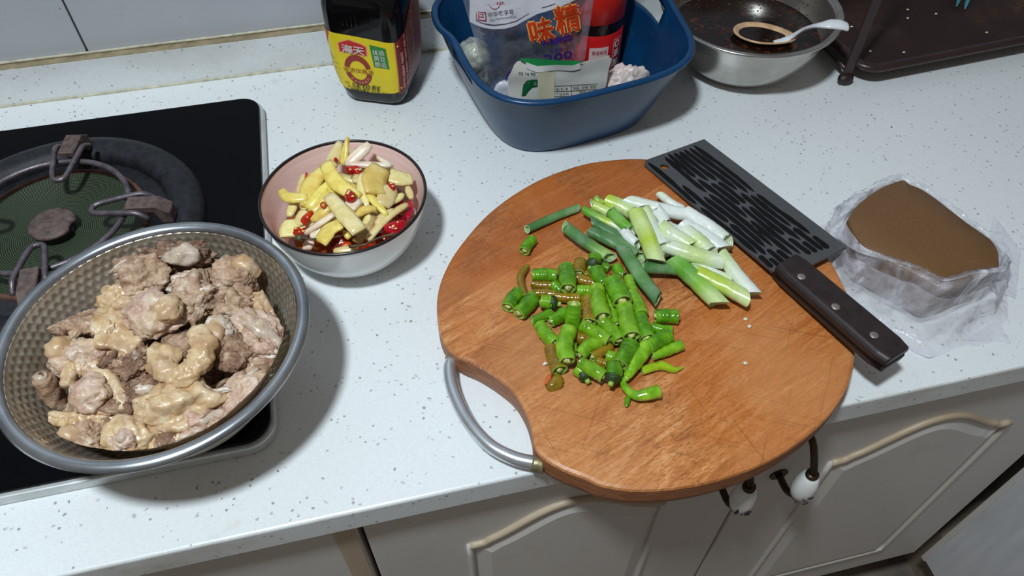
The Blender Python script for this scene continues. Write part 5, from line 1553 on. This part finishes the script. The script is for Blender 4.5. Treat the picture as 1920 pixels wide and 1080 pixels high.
# clear seasoning bag
def filmmat(name, alpha, tint, rough=.12):
    t = NT(name)
    t.base(tint); t.set(Roughness=rough, Specular_IOR_Level=.7)
    nz = t.noise(t.coord(), 45, 5, .65, .8)
    al = t.ramp(nz, [(0.40, (alpha * .55,) * 3), (0.70, (min(1, alpha * 1.7),) * 3)])
    sp = t.n('ShaderNodeSeparateColor'); t.l(al, sp.inputs[0]); t.set(Alpha=sp.outputs[0])
    t.bump(t.noise(t.coord(), 110, 4, .6, .6), .5, .0015); return t.m
M_FILM = filmmat('clear_bag_film', .11, srgb(186, 188, 200))
M_BAGW = plain('white_bag_print', (214, 212, 220), .3, var=.05)
M_BAGG = plain('grey_bag_line', (84, 76, 92), .4)
M_PURPLE = plain('purple_bag_print', (66, 34, 128), .35)
M_ORANGE = plain('orange_red_bag_print', (206, 62, 22), .3, var=.1)
M_OUTL = plain('yellow_outline_print', (236, 168, 96), .35)
M_PINKP = plain('faded_pink_print', (150, 120, 132), .4)
PY0, PSL = .672, .10
def PK(x, y, h=0.0):
    p = V(x, y, PY0, PSL); n_ = Vector((0, -1, PSL)).normalized(); return p + n_ * h
def bulge(x, y):
    u, v_ = (x - 868) / 245, (y + 20) / 190
    return .007 * math.sin(math.pi * max(0, min(1, u))) * math.sin(math.pi * max(0.05, min(.95, v_))) + .0018 * noise.noise(Vector((x * .03, y * .035, 3)))
def sheet(x0f, x1f, ys, nx, side):
    v, f = [], []
    for j, y in enumerate(ys):
        for i in range(nx + 1):
            x = x0f(y) + (x1f(y) - x0f(y)) * i / nx
            v.append(PK(x, y, side * (bulge(x, y) + .0004)))
    for j in range(len(ys) - 1):
        for i in range(nx): f.append((j * (nx + 1) + i, j * (nx + 1) + i + 1, (j + 1) * (nx + 1) + i + 1, (j + 1) * (nx + 1) + i))
    return v, f
LX = lambda y: 868 + (y) * .30
RX = lambda y: 1113 - y * .16
mb = thing('seasoning_bag', PK(1000, 195), 'clear plastic seasoning bag with a white top print and red lettering in the basin', 'packet')
ys = list(np.linspace(-110, 196, 26))
make('front_film', sheet(LX, RX, ys, 28, 1), M_FILM, mb)
make('back_film', sheet(LX, RX, ys, 28, -1), M_FILM, mb)
make('side_seam', sheet(lambda y: LX(y), lambda y: LX(y) + 16, ys, 3, 1.05), filmmat('seam_film', .25, srgb(150, 156, 166)), mb)
make('side_seam', sheet(lambda y: RX(y) - 15, lambda y: RX(y), ys, 3, 1.05), filmmat('seam_film_pink', .22, srgb(206, 176, 190)), mb)
MQ = lambda x, y, h: PK(x, -y, bulge(x, -y) + .0006 + h)           # lettering lives in pixel units with y up
def band(yt, yb, n, mat, name, lift, x0=880, x1=1108):
    v = []
    for i in range(n + 1):
        x = x0 + (x1 - x0) * i / n
        for q in (0, .25, .5, .75, 1): v.append(MQ(x, -(yt(x) + (yb(x) - yt(x)) * q), lift))
    f = [(5 * i + j, 5 * i + 5 + j, 5 * i + 6 + j, 5 * i + 1 + j) for i in range(n) for j in range(4)]
    return make(name, (v, f), mat, mb, smooth=False)
wav = lambda x: float(np.interp(x, [875, 888, 905, 925, 945, 965, 985, 1005, 1030, 1050, 1075, 1110], [38, 44, 49, 51, 48, 43, 33, 22, 15, 10, 0, -14]))
band(lambda x: -110 + 0 * x, wav, 40, M_BAGW, 'white_print', .0001)
band(lambda x: wav(x) - 9, lambda x: wav(x) - 7.4, 40, M_BAGG, 'wave_line', .0004, 892, 1100)
lettering('small_bag_lettering', '中华老字号', 937, -21, 48, 9.5, MQ, M_BAGG, mb, rot=.14, lift=.0005)
lettering('small_bag_lettering', 'China Time-honored Brand', 940, -29.5, 49, 4.2, MQ, M_BAGG, mb, rot=.16, lift=.0005)
M_SEAL = plain('dull_red_seal', (160, 54, 72), .4)
for (a, b_, c, d) in ((892, 910, 20, 21.6), (892, 910, 34.4, 36), (892, 893.6, 20, 36), (908.4, 910, 20, 36), (896, 905, 23.5, 25), (903.5, 905, 23.5, 30), (896, 905, 28.5, 30), (896, 897.5, 23.5, 34)):
    v = [MQ(x, -y, .0005) for x, y in ((a, c), (b_, c), (b_, d), (a, d))]
    make('seal_stroke', (v, [(0, 1, 2, 3)]), M_SEAL, mb, smooth=False)
lettering('crest_lettering', 'FEIMAKER', 927, -2.5, 34, 7.5, MQ, M_SEAL, mb, rot=.06, lift=.0005, bold=.02)
arc = [MQ(926 + 9 * math.cos(a), -(6 - 8 * math.sin(a)), .0006) for a in np.linspace(-math.pi, 0, 15)]
make('crest_arc', tube(arc, .0003, 15, 5), M_SEAL, mb)
for nm, mt, bo, lf in (('big_lettering_outline', M_OUTL, .045, .0004), ('big_lettering', M_ORANGE, .015, .0008)):
    lettering(nm, '味', 1012, -52, 44, 44, MQ, mt, mb, rot=.20, bold=bo, lift=lf)
    lettering(nm, '精', 1062, -32, 46, 50, MQ, mt, mb, rot=.16, bold=bo, lift=lf)
lettering('latin_lettering', 'WEIJING', 1040, -72, 58, 13, MQ, M_PURPLE, mb, rot=.16, bold=.035, lift=.0006)
lettering('small_bag_lettering', '净含量', 1040, -88, 24, 7, MQ, M_PURPLE, mb, rot=.14, lift=.0005)
lettering('weight_lettering', '200', 1044, -101, 54, 15, MQ, M_PURPLE, mb, rot=.12, bold=.02, lift=.0006)
# the print of the back showing through, mirrored
P_, F_, tw_, th_ = text2d('味精', .02)
make('back_lettering', ([PK(938 - x / tw_ * 76, 48 - y / th_ * 40, -.003) for x, y in P_], F_), M_PINKP, mb, smooth=False)
for k in range(4):
    make('purple_stripe', tube([MQ(952 + 3.6 * k, -128, .0003), MQ(948 + 3.6 * k, -145, .0003), MQ(951 + 3.6 * k, -160, .0003), MQ(955 + 3.8 * k, -185, .0003)], .0005, 10, 5), M_PURPLE, mb)
# a little white seasoning left in the corner of the bag
t_ = blob(V(948, 168, PY0, PSL), (.014, .0045, .012), sub=3, amp=.15, seed=3)
make('white_powder', t_, M_BAGW, mb)

# white paper packet, folded over
M_PAPER = plain('creased_white_packet', (206, 202, 194), .45, var=.05, scale=30, bump=.2)
M_PAPERW = plain('packet_inside_paper', (212, 209, 203), .4, var=.03)
M_GREENP = plain('green_packet_print', (32, 138, 74), .4, var=.06)
M_GREEND = plain('dark_green_packet_print', (22, 92, 52), .4, var=.06)
WY0, WSL = .628, .16
def WP(x, y, h=0.0):
    p = V(x, y, WY0, WSL); n_ = Vector((0, -1, WSL)).normalized()
    return p + n_ * (h + .0022 * noise.noise(Vector((x * .02, y * .04, 8))) + .004 * math.sin(math.pi * max(0, min(1, (x - 955) / 195))))
WM = lambda x, y, h: WP(x, -y, h + .0005)
wp = thing('white_packet', WP(1050, 200), 'creased white paper packet with green print standing in the basin', 'packet')
topw = lambda x: float(np.interp(x, [955, 966, 975, 985, 1005, 1040, 1070, 1100, 1147], [150, 126, 117, 122, 128, 124, 125, 117, 108]))
def pk_sheet(h0):
    v, f = [], []
    nx, ny = 34, 10
    for i in range(nx + 1):
        x = 955 + 192 * i / nx
        xr = x
        for j in range(ny + 1):
            y = topw(x) + (205 - topw(x)) * j / ny
            xx = x - (x - 955) / 192 * 22 * j / ny
            v.append(WP(xx, y, h0))
    for i in range(nx):
        for j in range(ny): f.append((i * (ny + 1) + j, (i + 1) * (ny + 1) + j, (i + 1) * (ny + 1) + j + 1, i * (ny + 1) + j + 1))
    return v, f
make('front_panel', pk_sheet(0), M_PAPER, wp)
make('back_panel', pk_sheet(-.006), M_PAPER, wp)
def strip_px(name, top, bot, x0, x1, mat, h, n=24):
    v = [WP(x0 + (x1 - x0) * i / n, y, h if y > -1e9 else h) for i in range(n + 1) for y in (top(x0 + (x1 - x0) * i / n), bot(x0 + (x1 - x0) * i / n))]
    return make(name, (v, [(2 * i, 2 * i + 2, 2 * i + 3, 2 * i + 1) for i in range(n)]), mat, wp, smooth=False)
strip_px('folded_flap', lambda x: topw(x) - 7 + 0 * x, lambda x: topw(x) + 4, 985, 1085, M_PAPERW, .0012)
strip_px('green_flap', lambda x: float(np.interp(x, [975, 1000, 1040, 1080, 1100], [112, 110, 111, 113, 116])), lambda x: topw(x) - 3, 977, 1095, M_GREENP, -.003)
strip_px('yellowed_tape', lambda x: 131 + 0 * x, lambda x: 190, 1007, 1038, plain('yellowed_sticky_tape', (206, 200, 170), .3), .0008)
lettering('date_lettering', '05 16 90', 986, -135, 30, 5, WM, M_LAB_K, wp, lift=.0004)
gr = [(977, 178), (980, 158), (986, 149), (996, 146), (1006, 146), (1006, 160), (996, 162), (990, 168), (984, 177)]
c_ = (992, 158)
make('green_logo', ([WM(*((p[0], -p[1])), .0003) for p in gr], [tuple(range(len(gr)))]), M_GREEND, wp, smooth=False)
lettering('logo_lettering', '下', 991, -155, 6, 6, WM, M_PAPERW, wp, lift=.0006)
lettering('logo_lettering', '三', 1002, -154, 6, 5, WM, M_PAPERW, wp, lift=.0006)
for yy in (158, 168, 177):
    strip_px('table_rule', lambda x, yy=yy: yy - (x - 1036) * .05, lambda x, yy=yy: yy + .9 - (x - 1036) * .05, 1036, 1118, M_LAB_K, .0009, 8)
strip_px('table_rule', lambda x: 157, lambda x: 186, 1068.5, 1069.5, M_LAB_K, .0009, 2)
for k, (tx, xx, yy, ww) in enumerate((('配 料 表', 1052, 163.5, 22), ('产品名称', 1052, 172, 24), ('贮存条件', 1050, 181, 24), ('食用盐、白砂糖、香辛料', 1094, 160.5, 44), ('调味料', 1090, 168.5, 13))):
    lettering('table_lettering', tx, xx, -yy, ww, 4.6, WM, M_LAB_K, wp, rot=.05, lift=.0006)

# cling-wrapped garlic ball and crumpled paper in the basin
M_WRAP = filmmat('cling_film', .45, srgb(214, 216, 206), .08)
gp = V(890, 104, .712)
gb = thing('wrapped_garlic', Vector((gp.x, gp.y, FLR)), 'ball of garlic wrapped in clear film in the basin', 'garlic')
make('garlic_head', blob(gp, (.0135, .0135, .0135), sub=4, amp=.08, freq=2.2, seed=5, fine=.03), plain('greyish_garlic', (178, 176, 156), .35, var=.2), gb)
make('cling_wrap', blob(gp, (.0165, .0165, .017), sub=4, amp=.10, freq=1.8, seed=8, fine=.07, ffreq=3), M_WRAP, gb)
make('wrap_tail', blob(Vector((gp.x + .006, gp.y, gp.z * .5)), (.009, .009, gp.z * .45), sub=4, amp=.12, seed=2, fine=.08), M_WRAP, gb)
cp = V(1168, 152, .650)
cpb = thing('crumpled_packet', Vector((cp.x, cp.y, FLR)), 'crumpled white printed packet beside the white paper packet in the basin', 'packet')
make('crumpled_foil', blob(Vector((cp.x, cp.y, cp.z - .012)), (.026, .016, .026), sub=5, amp=.16, freq=1.8, seed=6, fine=.13, ffreq=2.6), plain('pinkish_white_foil', (214, 198, 190), .35, var=.06), cpb)
make('crumpled_base', blob(Vector((cp.x - .004, cp.y, (cp.z - .012) / 2)), (.020, .014, (cp.z - .012) / 2), sub=4, amp=.12, seed=9, fine=.1), plain('pinkish_white_foil', (214, 198, 190), .35), cpb)
for k in range(10):
    rn = random.Random(k + 50)
    q = Vector((cp.x + .006 + rn.uniform(-.010, .014), cp.y - .011 + rn.uniform(-.003, .004), cp.z + rn.uniform(-.006, .012)))
    make('print_speck', blob(q, (.0016, .0008, .0007), axes(rn.uniform(0, 180)), 2, .2, 2, k), M_INK, cpb)

# ================================================================ steel mixing bowl with dark marinade and spoon
SB = Vector((0.4370, 0.6950, 0.0)); SR, SH = .0985, .070
sb = thing('steel_bowl', SB, 'stainless steel mixing bowl of dark chili marinade beside the blue basin', 'bowl')
prof = [(.0005, .0), (.045, .0), (.054, .003), (.067, .013), (.078, .028), (.0865, .046), (.0910, .062), (.0925, .0695), (.0965, .0712), (SR, .0718), (SR + .0004, .0706), (SR - .001, .0700), (.0945, .0690), (.0930, .062), (.0885, .046), (.080, .028), (.0685, .0115), (.055, .0015)]
make('bowl_wall', lathe([(p.x, p.z) for p in resample([(r, 0, z) for r, z in [prof[0]] + prof[1:12]], 60)], SB + Vector((0, 0, .0012)), 128), M_STEEL, sb)
o = sb.children[-1] if False else [c for c in sb.children][0]
md = o.modifiers.new('thick', 'SOLIDIFY'); md.thickness = .0009; md.offset = -1
LV = .041
def saucemat():
    t = NT('dark_chili_marinade')
    nz = t.noise(t.coord(), 95, 5, .65, .7)
    z_ = t.noise(t.coord(), 16, 3)
    fl = t.math('MULTIPLY', t.ramp(nz, [(0.56, (0, 0, 0)), (0.64, (1, 1, 1))]), t.ramp(z_, [(0.42, (0, 0, 0)), (0.58, (1, 1, 1))]))
    c = t.mix(fl, srgb(24, 12, 9), srgb(98, 44, 20)); t.base(c); t.set(Roughness=.12, Specular_IOR_Level=.5)
    t.bump(nz, .25, .001); return t.m
M_SAUCE = saucemat()
mar = tag(make('marinade', lathe([(.0004, 0), (.03, 0), (.06, 0), (.0825, .0004), (.0838, .0012)], SB + Vector((0, 0, LV)), 96), M_SAUCE, base=SB + Vector((0, 0, LV))), 'dark oily chili marinade filling the steel bowl', 'marinade', kind='stuff')
# chili flakes sticking to the bowl wall: too many and too small to count
rn = random.Random(21); q = []
M_FLAKE = plain('brown_chili_flake', (92, 42, 20), .35, var=.4, scale=300)
for k in range(230):
    a = rn.uniform(-.2, math.pi + .3); z = rn.uniform(LV + .001, .066); rr = float(np.interp(z, [.028, .046, .062, .0695], [.078, .0865, .0910, .0925])) - .0010
    s_ = rn.uniform(.0005, .0013)
    if rn.random() < (z - LV) / .03: s_ *= .7
    p = SB + Vector((rr * math.cos(a), rr * math.sin(a), z + .0012))
    q.append(blob(p, (s_, s_ * .6, s_ * rn.uniform(.6, 1.4)), None, 1, .3, 2, k))
make('stuck_chili_flakes', join_vf(*q), M_FLAKE, sb)['kind'] = 'stuff'
q = []
spc = G(1425, 66, LV)
for k in range(170):
    a = rn.uniform(0, 6.28); rr = .079 * math.sqrt(rn.random()); s_ = rn.uniform(.0006, .0015)
    p = SB + Vector((rr * math.cos(a), rr * math.sin(a), LV + .0003))
    if (p - spc).xy.length < .036: continue
    q.append(blob(p, (s_, s_ * .7, s_ * .4), None, 1, .3, 2, k))
make('floating_chili_flakes', join_vf(*q), M_FLAKE, mar)['kind'] = 'stuff'
# spoon
M_SPOON = plain('white_melamine', (228, 230, 234), .25, var=.03)
M_SPOON_ST = plain('sauce_stained_melamine', (206, 166, 128), .25, var=.2, scale=90)
sp0 = G(1425, 66, LV + .003)
spn = thing('soup_spoon', Vector((sp0.x, sp0.y, LV - .004)), 'white soup spoon resting in the dark marinade', 'spoon')
sx = (G(1500, 75, LV + .006) - G(1395, 60, LV + .006)); sx.z = 0; SLn = sx.length; sx.normalize(); sy = Vector((-sx.y, sx.x, 0))
v, f = [], []
nA, nR = 40, 8
for j in range(nR + 1):
    q = j / nR
    for k in range(nA):
        a = 2 * math.pi * k / nA
        ex = .031 * (1.0 + (.28 if math.cos(a) > 0 else 0) * max(0, math.cos(a)) ** 2); ey = .0215
        v.append(sp0 + sx * ex * q * math.cos(a) + sy * ey * q * math.sin(a) + Vector((0, 0, -.007 + .0095 * q ** 2.2)))
for j in range(nR):
    for k in range(nA): f.append((j * nA + k, j * nA + (k + 1) % nA, (j + 1) * nA + (k + 1) % nA, (j + 1) * nA + k))
o = make('spoon_bowl', (v, f), M_SPOON_ST, spn); md = o.modifiers.new('thick', 'SOLIDIFY'); md.thickness = .002
hpts = [G(1452, 80, LV + .0035), G(1478, 72, LV + .006), G(1508, 55, .062), G(1545, 46, .080), G(1572, 46, .082), G(1588, 50, .080)]
make('spoon_handle', tube(hpts, [.0035, .0042, .0055, .0075, .0085, .0075], 32, 14, .42), M_SPOON, spn)
vv = lathe([(.0003, 0), (.018, 0), (.0218, .0003)], (0, 0, 0), 32)
make('sauce_pool', ([sp0 + sx * (p[0] * 1.22 + .002) + sy * p[1] * .86 + Vector((0, 0, .0004 + p[2])) for p in vv[0]], vv[1]), M_SAUCE, spn)

# ================================================================ brown metal drying tray
M_TRAY = plain('dark_brown_enamel_metal', (58, 40, 40), .32, .2, var=.15, scale=40)
def traymat():
    t = NT('rusty_tray_floor')
    c = t.ramp(t.noise(t.coord(), 18, 6, .7), [(0.48, srgb(50, 35, 34)), (0.62, srgb(60, 43, 38)), (0.76, srgb(96, 68, 46))])
    t.base(c); t.set(Roughness=.45, Specular_IOR_Level=.15); return t.m
TF = G(1625, 128, .022); 
tdir = (G(1915, 72, .022) - TF); tdir.z = 0; tdir.normalize(); tn = Vector((-tdir.y, tdir.x, 0))
def TT(u, w, z): return Vector((TF.x, TF.y, 0)) + tdir * u + tn * w + Vector((0, 0, z))
tr = thing('drying_rack', TT(.2, .1, 0), 'dark brown metal rack with a rusty drip tray and a flat leg on the worktop', 'rack')
olr = rounded_rect(-.006, .46, -.004, .165, .022, 6)
v = [TT(p[0], p[1], .022) for p in olr] + [TT(.227 + (p[0] - .227) * .955, .08 + (p[1] - .08) * .90, .010) for p in olr]
n = len(olr)
make('tray_floor', (v, [(i, (i + 1) % n, n + (i + 1) % n, n + i) for i in range(n)] + [tuple(range(n, 2 * n))]), traymat(), tr, smooth=False)
make('tray_rim', tube([TT(p[0], p[1], .0225) for p in olr], .0058, seg=12, flat=.8, closed=True), M_TRAY, tr)
foot = G(1583, 152, .004)
fx = TT(0, 0, 0) * 0 + Vector((foot.x, foot.y, 0))
topl = V(1668, -60, (foot.y + .012))
dirl = (topl - Vector((fx.x, fx.y, .008))).normalized()
def flatbar(a, b_, w, th):
    d = (b_ - a).normalized(); s_ = tdir; o_ = d.cross(s_).normalized()
    v = [p + s_ * i * w + o_ * j * th for p in (a, b_) for i, j in ((-1, -1), (1, -1), (1, 1), (-1, 1))]
    return v, [(0, 3, 2, 1), (4, 5, 6, 7), (0, 1, 5, 4), (1, 2, 6, 5), (2, 3, 7, 6), (3, 0, 4, 7)]
endl = Vector((fx.x, fx.y, .004)) + dirl * .36
bevel(make('flat_leg', flatbar(Vector((fx.x, fx.y, .004)) + dirl * .002, endl, .0062, .0012), M_TRAY, tr, smooth=False), .0006, 2)
make('rubber_foot', blob(Vector((fx.x, fx.y, .006)) + dirl * .002, (.0095, .007, .0062), (tdir, tn, Vector((0, 0, 1))), 3, .05, 1.2, 3), plain('dark_rubber', (40, 26, 24), .5), tr)
bk = TT(-.012, .178, 0)
bevel(make('flat_leg', flatbar(bk + Vector((0, 0, .002)), bk + Vector((0, 0, .30)), .0062, .0012), M_TRAY, tr, smooth=False), .0006, 2)
make('side_rail', tube([Vector((fx.x, fx.y, .0125)) + dirl * .004, bk + Vector((0, 0, .0125))], .0026, 6, 8), M_TRAY, tr)
make('upper_rail', tube([endl - Vector((0, 0, .004)), bk + Vector((0, 0, .29))], .0026, 6, 8), M_TRAY, tr)
bevel(make('flat_leg', flatbar(TT(.475, -.004, .002), TT(.475, -.004, .002) + dirl * .36, .0062, .0012), M_TRAY, tr, smooth=False), .0006, 2)
# teal utensil tips lying in the tray
M_TEAL = plain('teal_plastic', (64, 130, 140), .35)
tl = thing('teal_tongs', G(1800, 10, .014), 'teal plastic tongs with two pointed tips lying in the drip tray', 'tongs')
for xa, xb, ya in ((1796, 1797, 12), (1812, 1824, 17)):
    make('prong', tube([G(xa - 3, ya + 1, .014), G(xa + 2, ya - 14, .019), G(xb + 8, ya - 60, .030), G(xb + 22, ya - 110, .044)], [.0006, .0026, .0045, .005], 16, 8, .5), M_TEAL, tl)
for k, (x, y) in enumerate(((1702, 18), (1702, 34), (1755, 26), (1636, 38), (1850, 61), (1695, 98), (1597, 50), (1632, 96), (1610, 90))):
    z = .0112 if k not in (3, 8) else .0115
    p = G(x, y, .013)
    o = make('rice_grain', blob(p, (.0017, .0013, .0010), sub=2, amp=.2, seed=k), M_GARLIC, base=p - Vector((0, 0, .001)))
    tag(o, 'pale food crumb lying in the rusty drip tray', 'crumb', 'crumbs in the drip tray')

# ================================================================ konjac block in a plastic bag
def konjacmat():
    t = NT('brown_konjac_jelly')
    c = t.ramp(t.noise(t.coord(), 420, 2, .5), [(0.35, srgb(112, 79, 49)), (0.65, srgb(119, 86, 55))])
    t.base(c); t.set(Roughness=.42, Subsurface_Weight=.15, Subsurface_Scale=.004, Specular_IOR_Level=.4); t.bump(t.noise(t.coord(), 60, 2), .03, .0004); return t.m
M_KON = konjacmat()
def CK9(x, y, z): return G(1540 + x / 3, 310 + y / 3, z)
KH = .046
kpx = [(150, 300), (190, 235), (250, 180), (340, 120), (420, 88), (462, 78), (492, 100), (560, 128), (640, 180), (730, 250), (820, 320), (900, 375), (960, 420), (995, 470), (1003, 520), (1000, 575), (940, 600), (860, 630), (780, 668), (680, 690), (600, 650), (520, 605), (420, 555), (330, 505), (250, 462), (190, 385)]
kol = [CK9(x, y, KH) for x, y in kpx]
kol = resample(kol + [kol[0]], 97)[:-1]
kc = sum(kol, Vector()) / len(kol)
kz = thing('konjac_block', Vector((kc.x, kc.y, .001)), 'smooth brown konjac block with rounded edges in an open plastic bag', 'konjac')
n = len(kol); v, f = [], []
for s_, z in ((.90, .0015), (.955, .004), (.98, .014), (.99, .034), (1.0, KH - .004), (.995, KH - .0012), (.975, KH), (.5, KH + .0006)):
    v += [Vector((kc.x + (p.x - kc.x) * s_, kc.y + (p.y - kc.y) * s_, z)) for p in kol]
for j in range(7):
    for i in range(n): f.append((j * n + i, j * n + (i + 1) % n, (j + 1) * n + (i + 1) % n, (j + 1) * n + i))
f += [tuple(range(n)), tuple(7 * n + i for i in range(n))]
recalc(make('jelly_body', (v, f), M_KON, kz))
def bagmat():
    t = NT('thin_crinkled_bag')
    nz = t.noise(t.coord(), 26, 4, .55, 1.4)
    t.base(srgb(236, 234, 242)); t.set(Roughness=.18, Specular_IOR_Level=.8)
    al = t.ramp(nz, [(0.35, (.12,) * 3), (0.52, (.34,) * 3), (0.66, (.8,) * 3)])
    sp = t.n('ShaderNodeSeparateColor'); t.l(al, sp.inputs[0]); t.set(Alpha=sp.outputs[0])
    t.bump(t.noise(t.coord(), 48, 3, .5, 1.8), .7, .0030); return t.m
M_BAG = bagmat()
bag = thing('plastic_bag', Vector((kc.x, kc.y, 0.0003)), 'thin crumpled clear plastic bag pulled down round the brown konjac block', 'plastic bag')
def bag_sheet(levels, seed, crease, n=168):
    v, f = [], []
    K_ = resample(kol + [kol[0]], n + 1)[:-1]
    for j, (off, z) in enumerate(levels):
        for i in range(n):
            p = K_[i]; d = Vector((p.x - kc.x, p.y - kc.y, 0)); dn = d.normalized()
            a = math.atan2(d.y, d.x)
            o_ = off(a) if callable(off) else off
            z_ = z(a) if callable(z) else z
            w = noise.noise(Vector((math.cos(a) * 4 + seed, math.sin(a) * 4, j * .6)))
            w2 = noise.noise(Vector((math.cos(a) * 13 + seed, math.sin(a) * 13, j * 1.1)))
            q = p + dn * (o_ + crease * (w * 1.4 + w2 * .8) * (0.3 + min(1, max(0, o_) / .008)))
            v.append(Vector((q.x, q.y, max(.0004, z_ + crease * .8 * w2 + crease * .6 * w))))
    for j in range(len(levels) - 1):
        for i in range(n): f.append((j * n + i, j * n + (i + 1) % n, (j + 1) * n + (i + 1) % n, (j + 1) * n + i))
    return v, f
def fr_(a, lo, hi): 
    """lo at the back and sides, hi toward the worktop's front edge"""
    k = max(0, math.cos(a + math.pi / 2 + .35)) ; return lo + (hi - lo) * k
# the tight inner fold, the loose outer skirt
make('inner_fold', bag_sheet([(.0010, .0010), (.002, .012), (.0028, .026), (.0030, lambda a: .036), (.0022, lambda a: fr_(a, .043, .041)), (lambda a: fr_(a, .004, .0015), lambda a: fr_(a, .0475, .049)), (lambda a: fr_(a, .009, -.008), lambda a: fr_(a, .044, .0505)), (lambda a: fr_(a, .012, -.003), lambda a: fr_(a, .036, .0515))], 2.0, .0016), M_BAG, bag)
make('outer_skirt', bag_sheet([(lambda a: fr_(a, .012, .010), lambda a: fr_(a, .034, .044)), (lambda a: fr_(a, .014, .013), .032), (lambda a: fr_(a, .014, .017), .022), (lambda a: fr_(a, .013, .021), .012), (lambda a: fr_(a, .013, .024), .004), (lambda a: fr_(a, .016, .030), .0010), (lambda a: fr_(a, .022, .036) + .006 * noise.noise(Vector((math.cos(a) * 2, math.sin(a) * 2, 7))), .0008)], 5.0, .0026), M_BAG, bag)
for (pts_, z) in ((((1610, 420), (1560, 390), (1572, 384), (1620, 378)), .0012), (((1870, 600), (1898, 645), (1880, 640), (1800, 640)), .0012), (((1862, 400), (1915, 470), (1905, 560), (1840, 540)), .0015)):
    P4 = [G(x, y, z) for x, y in pts_]
    v, f = [], []
    for i in range(9):
        for j in range(9):
            a, b_ = P4[0].lerp(P4[1], i / 8), P4[3].lerp(P4[2], i / 8); p = a.lerp(b_, j / 8)
            p = p + Vector((0, 0, abs(.004 * noise.noise(p * 90)))); v.append(p)
    for i in range(8):
        for j in range(8): f.append((i * 9 + j, i * 9 + j + 1, (i + 1) * 9 + j + 1, (i + 1) * 9 + j))
    make('bag_corner', (v, f), M_BAG, bag)
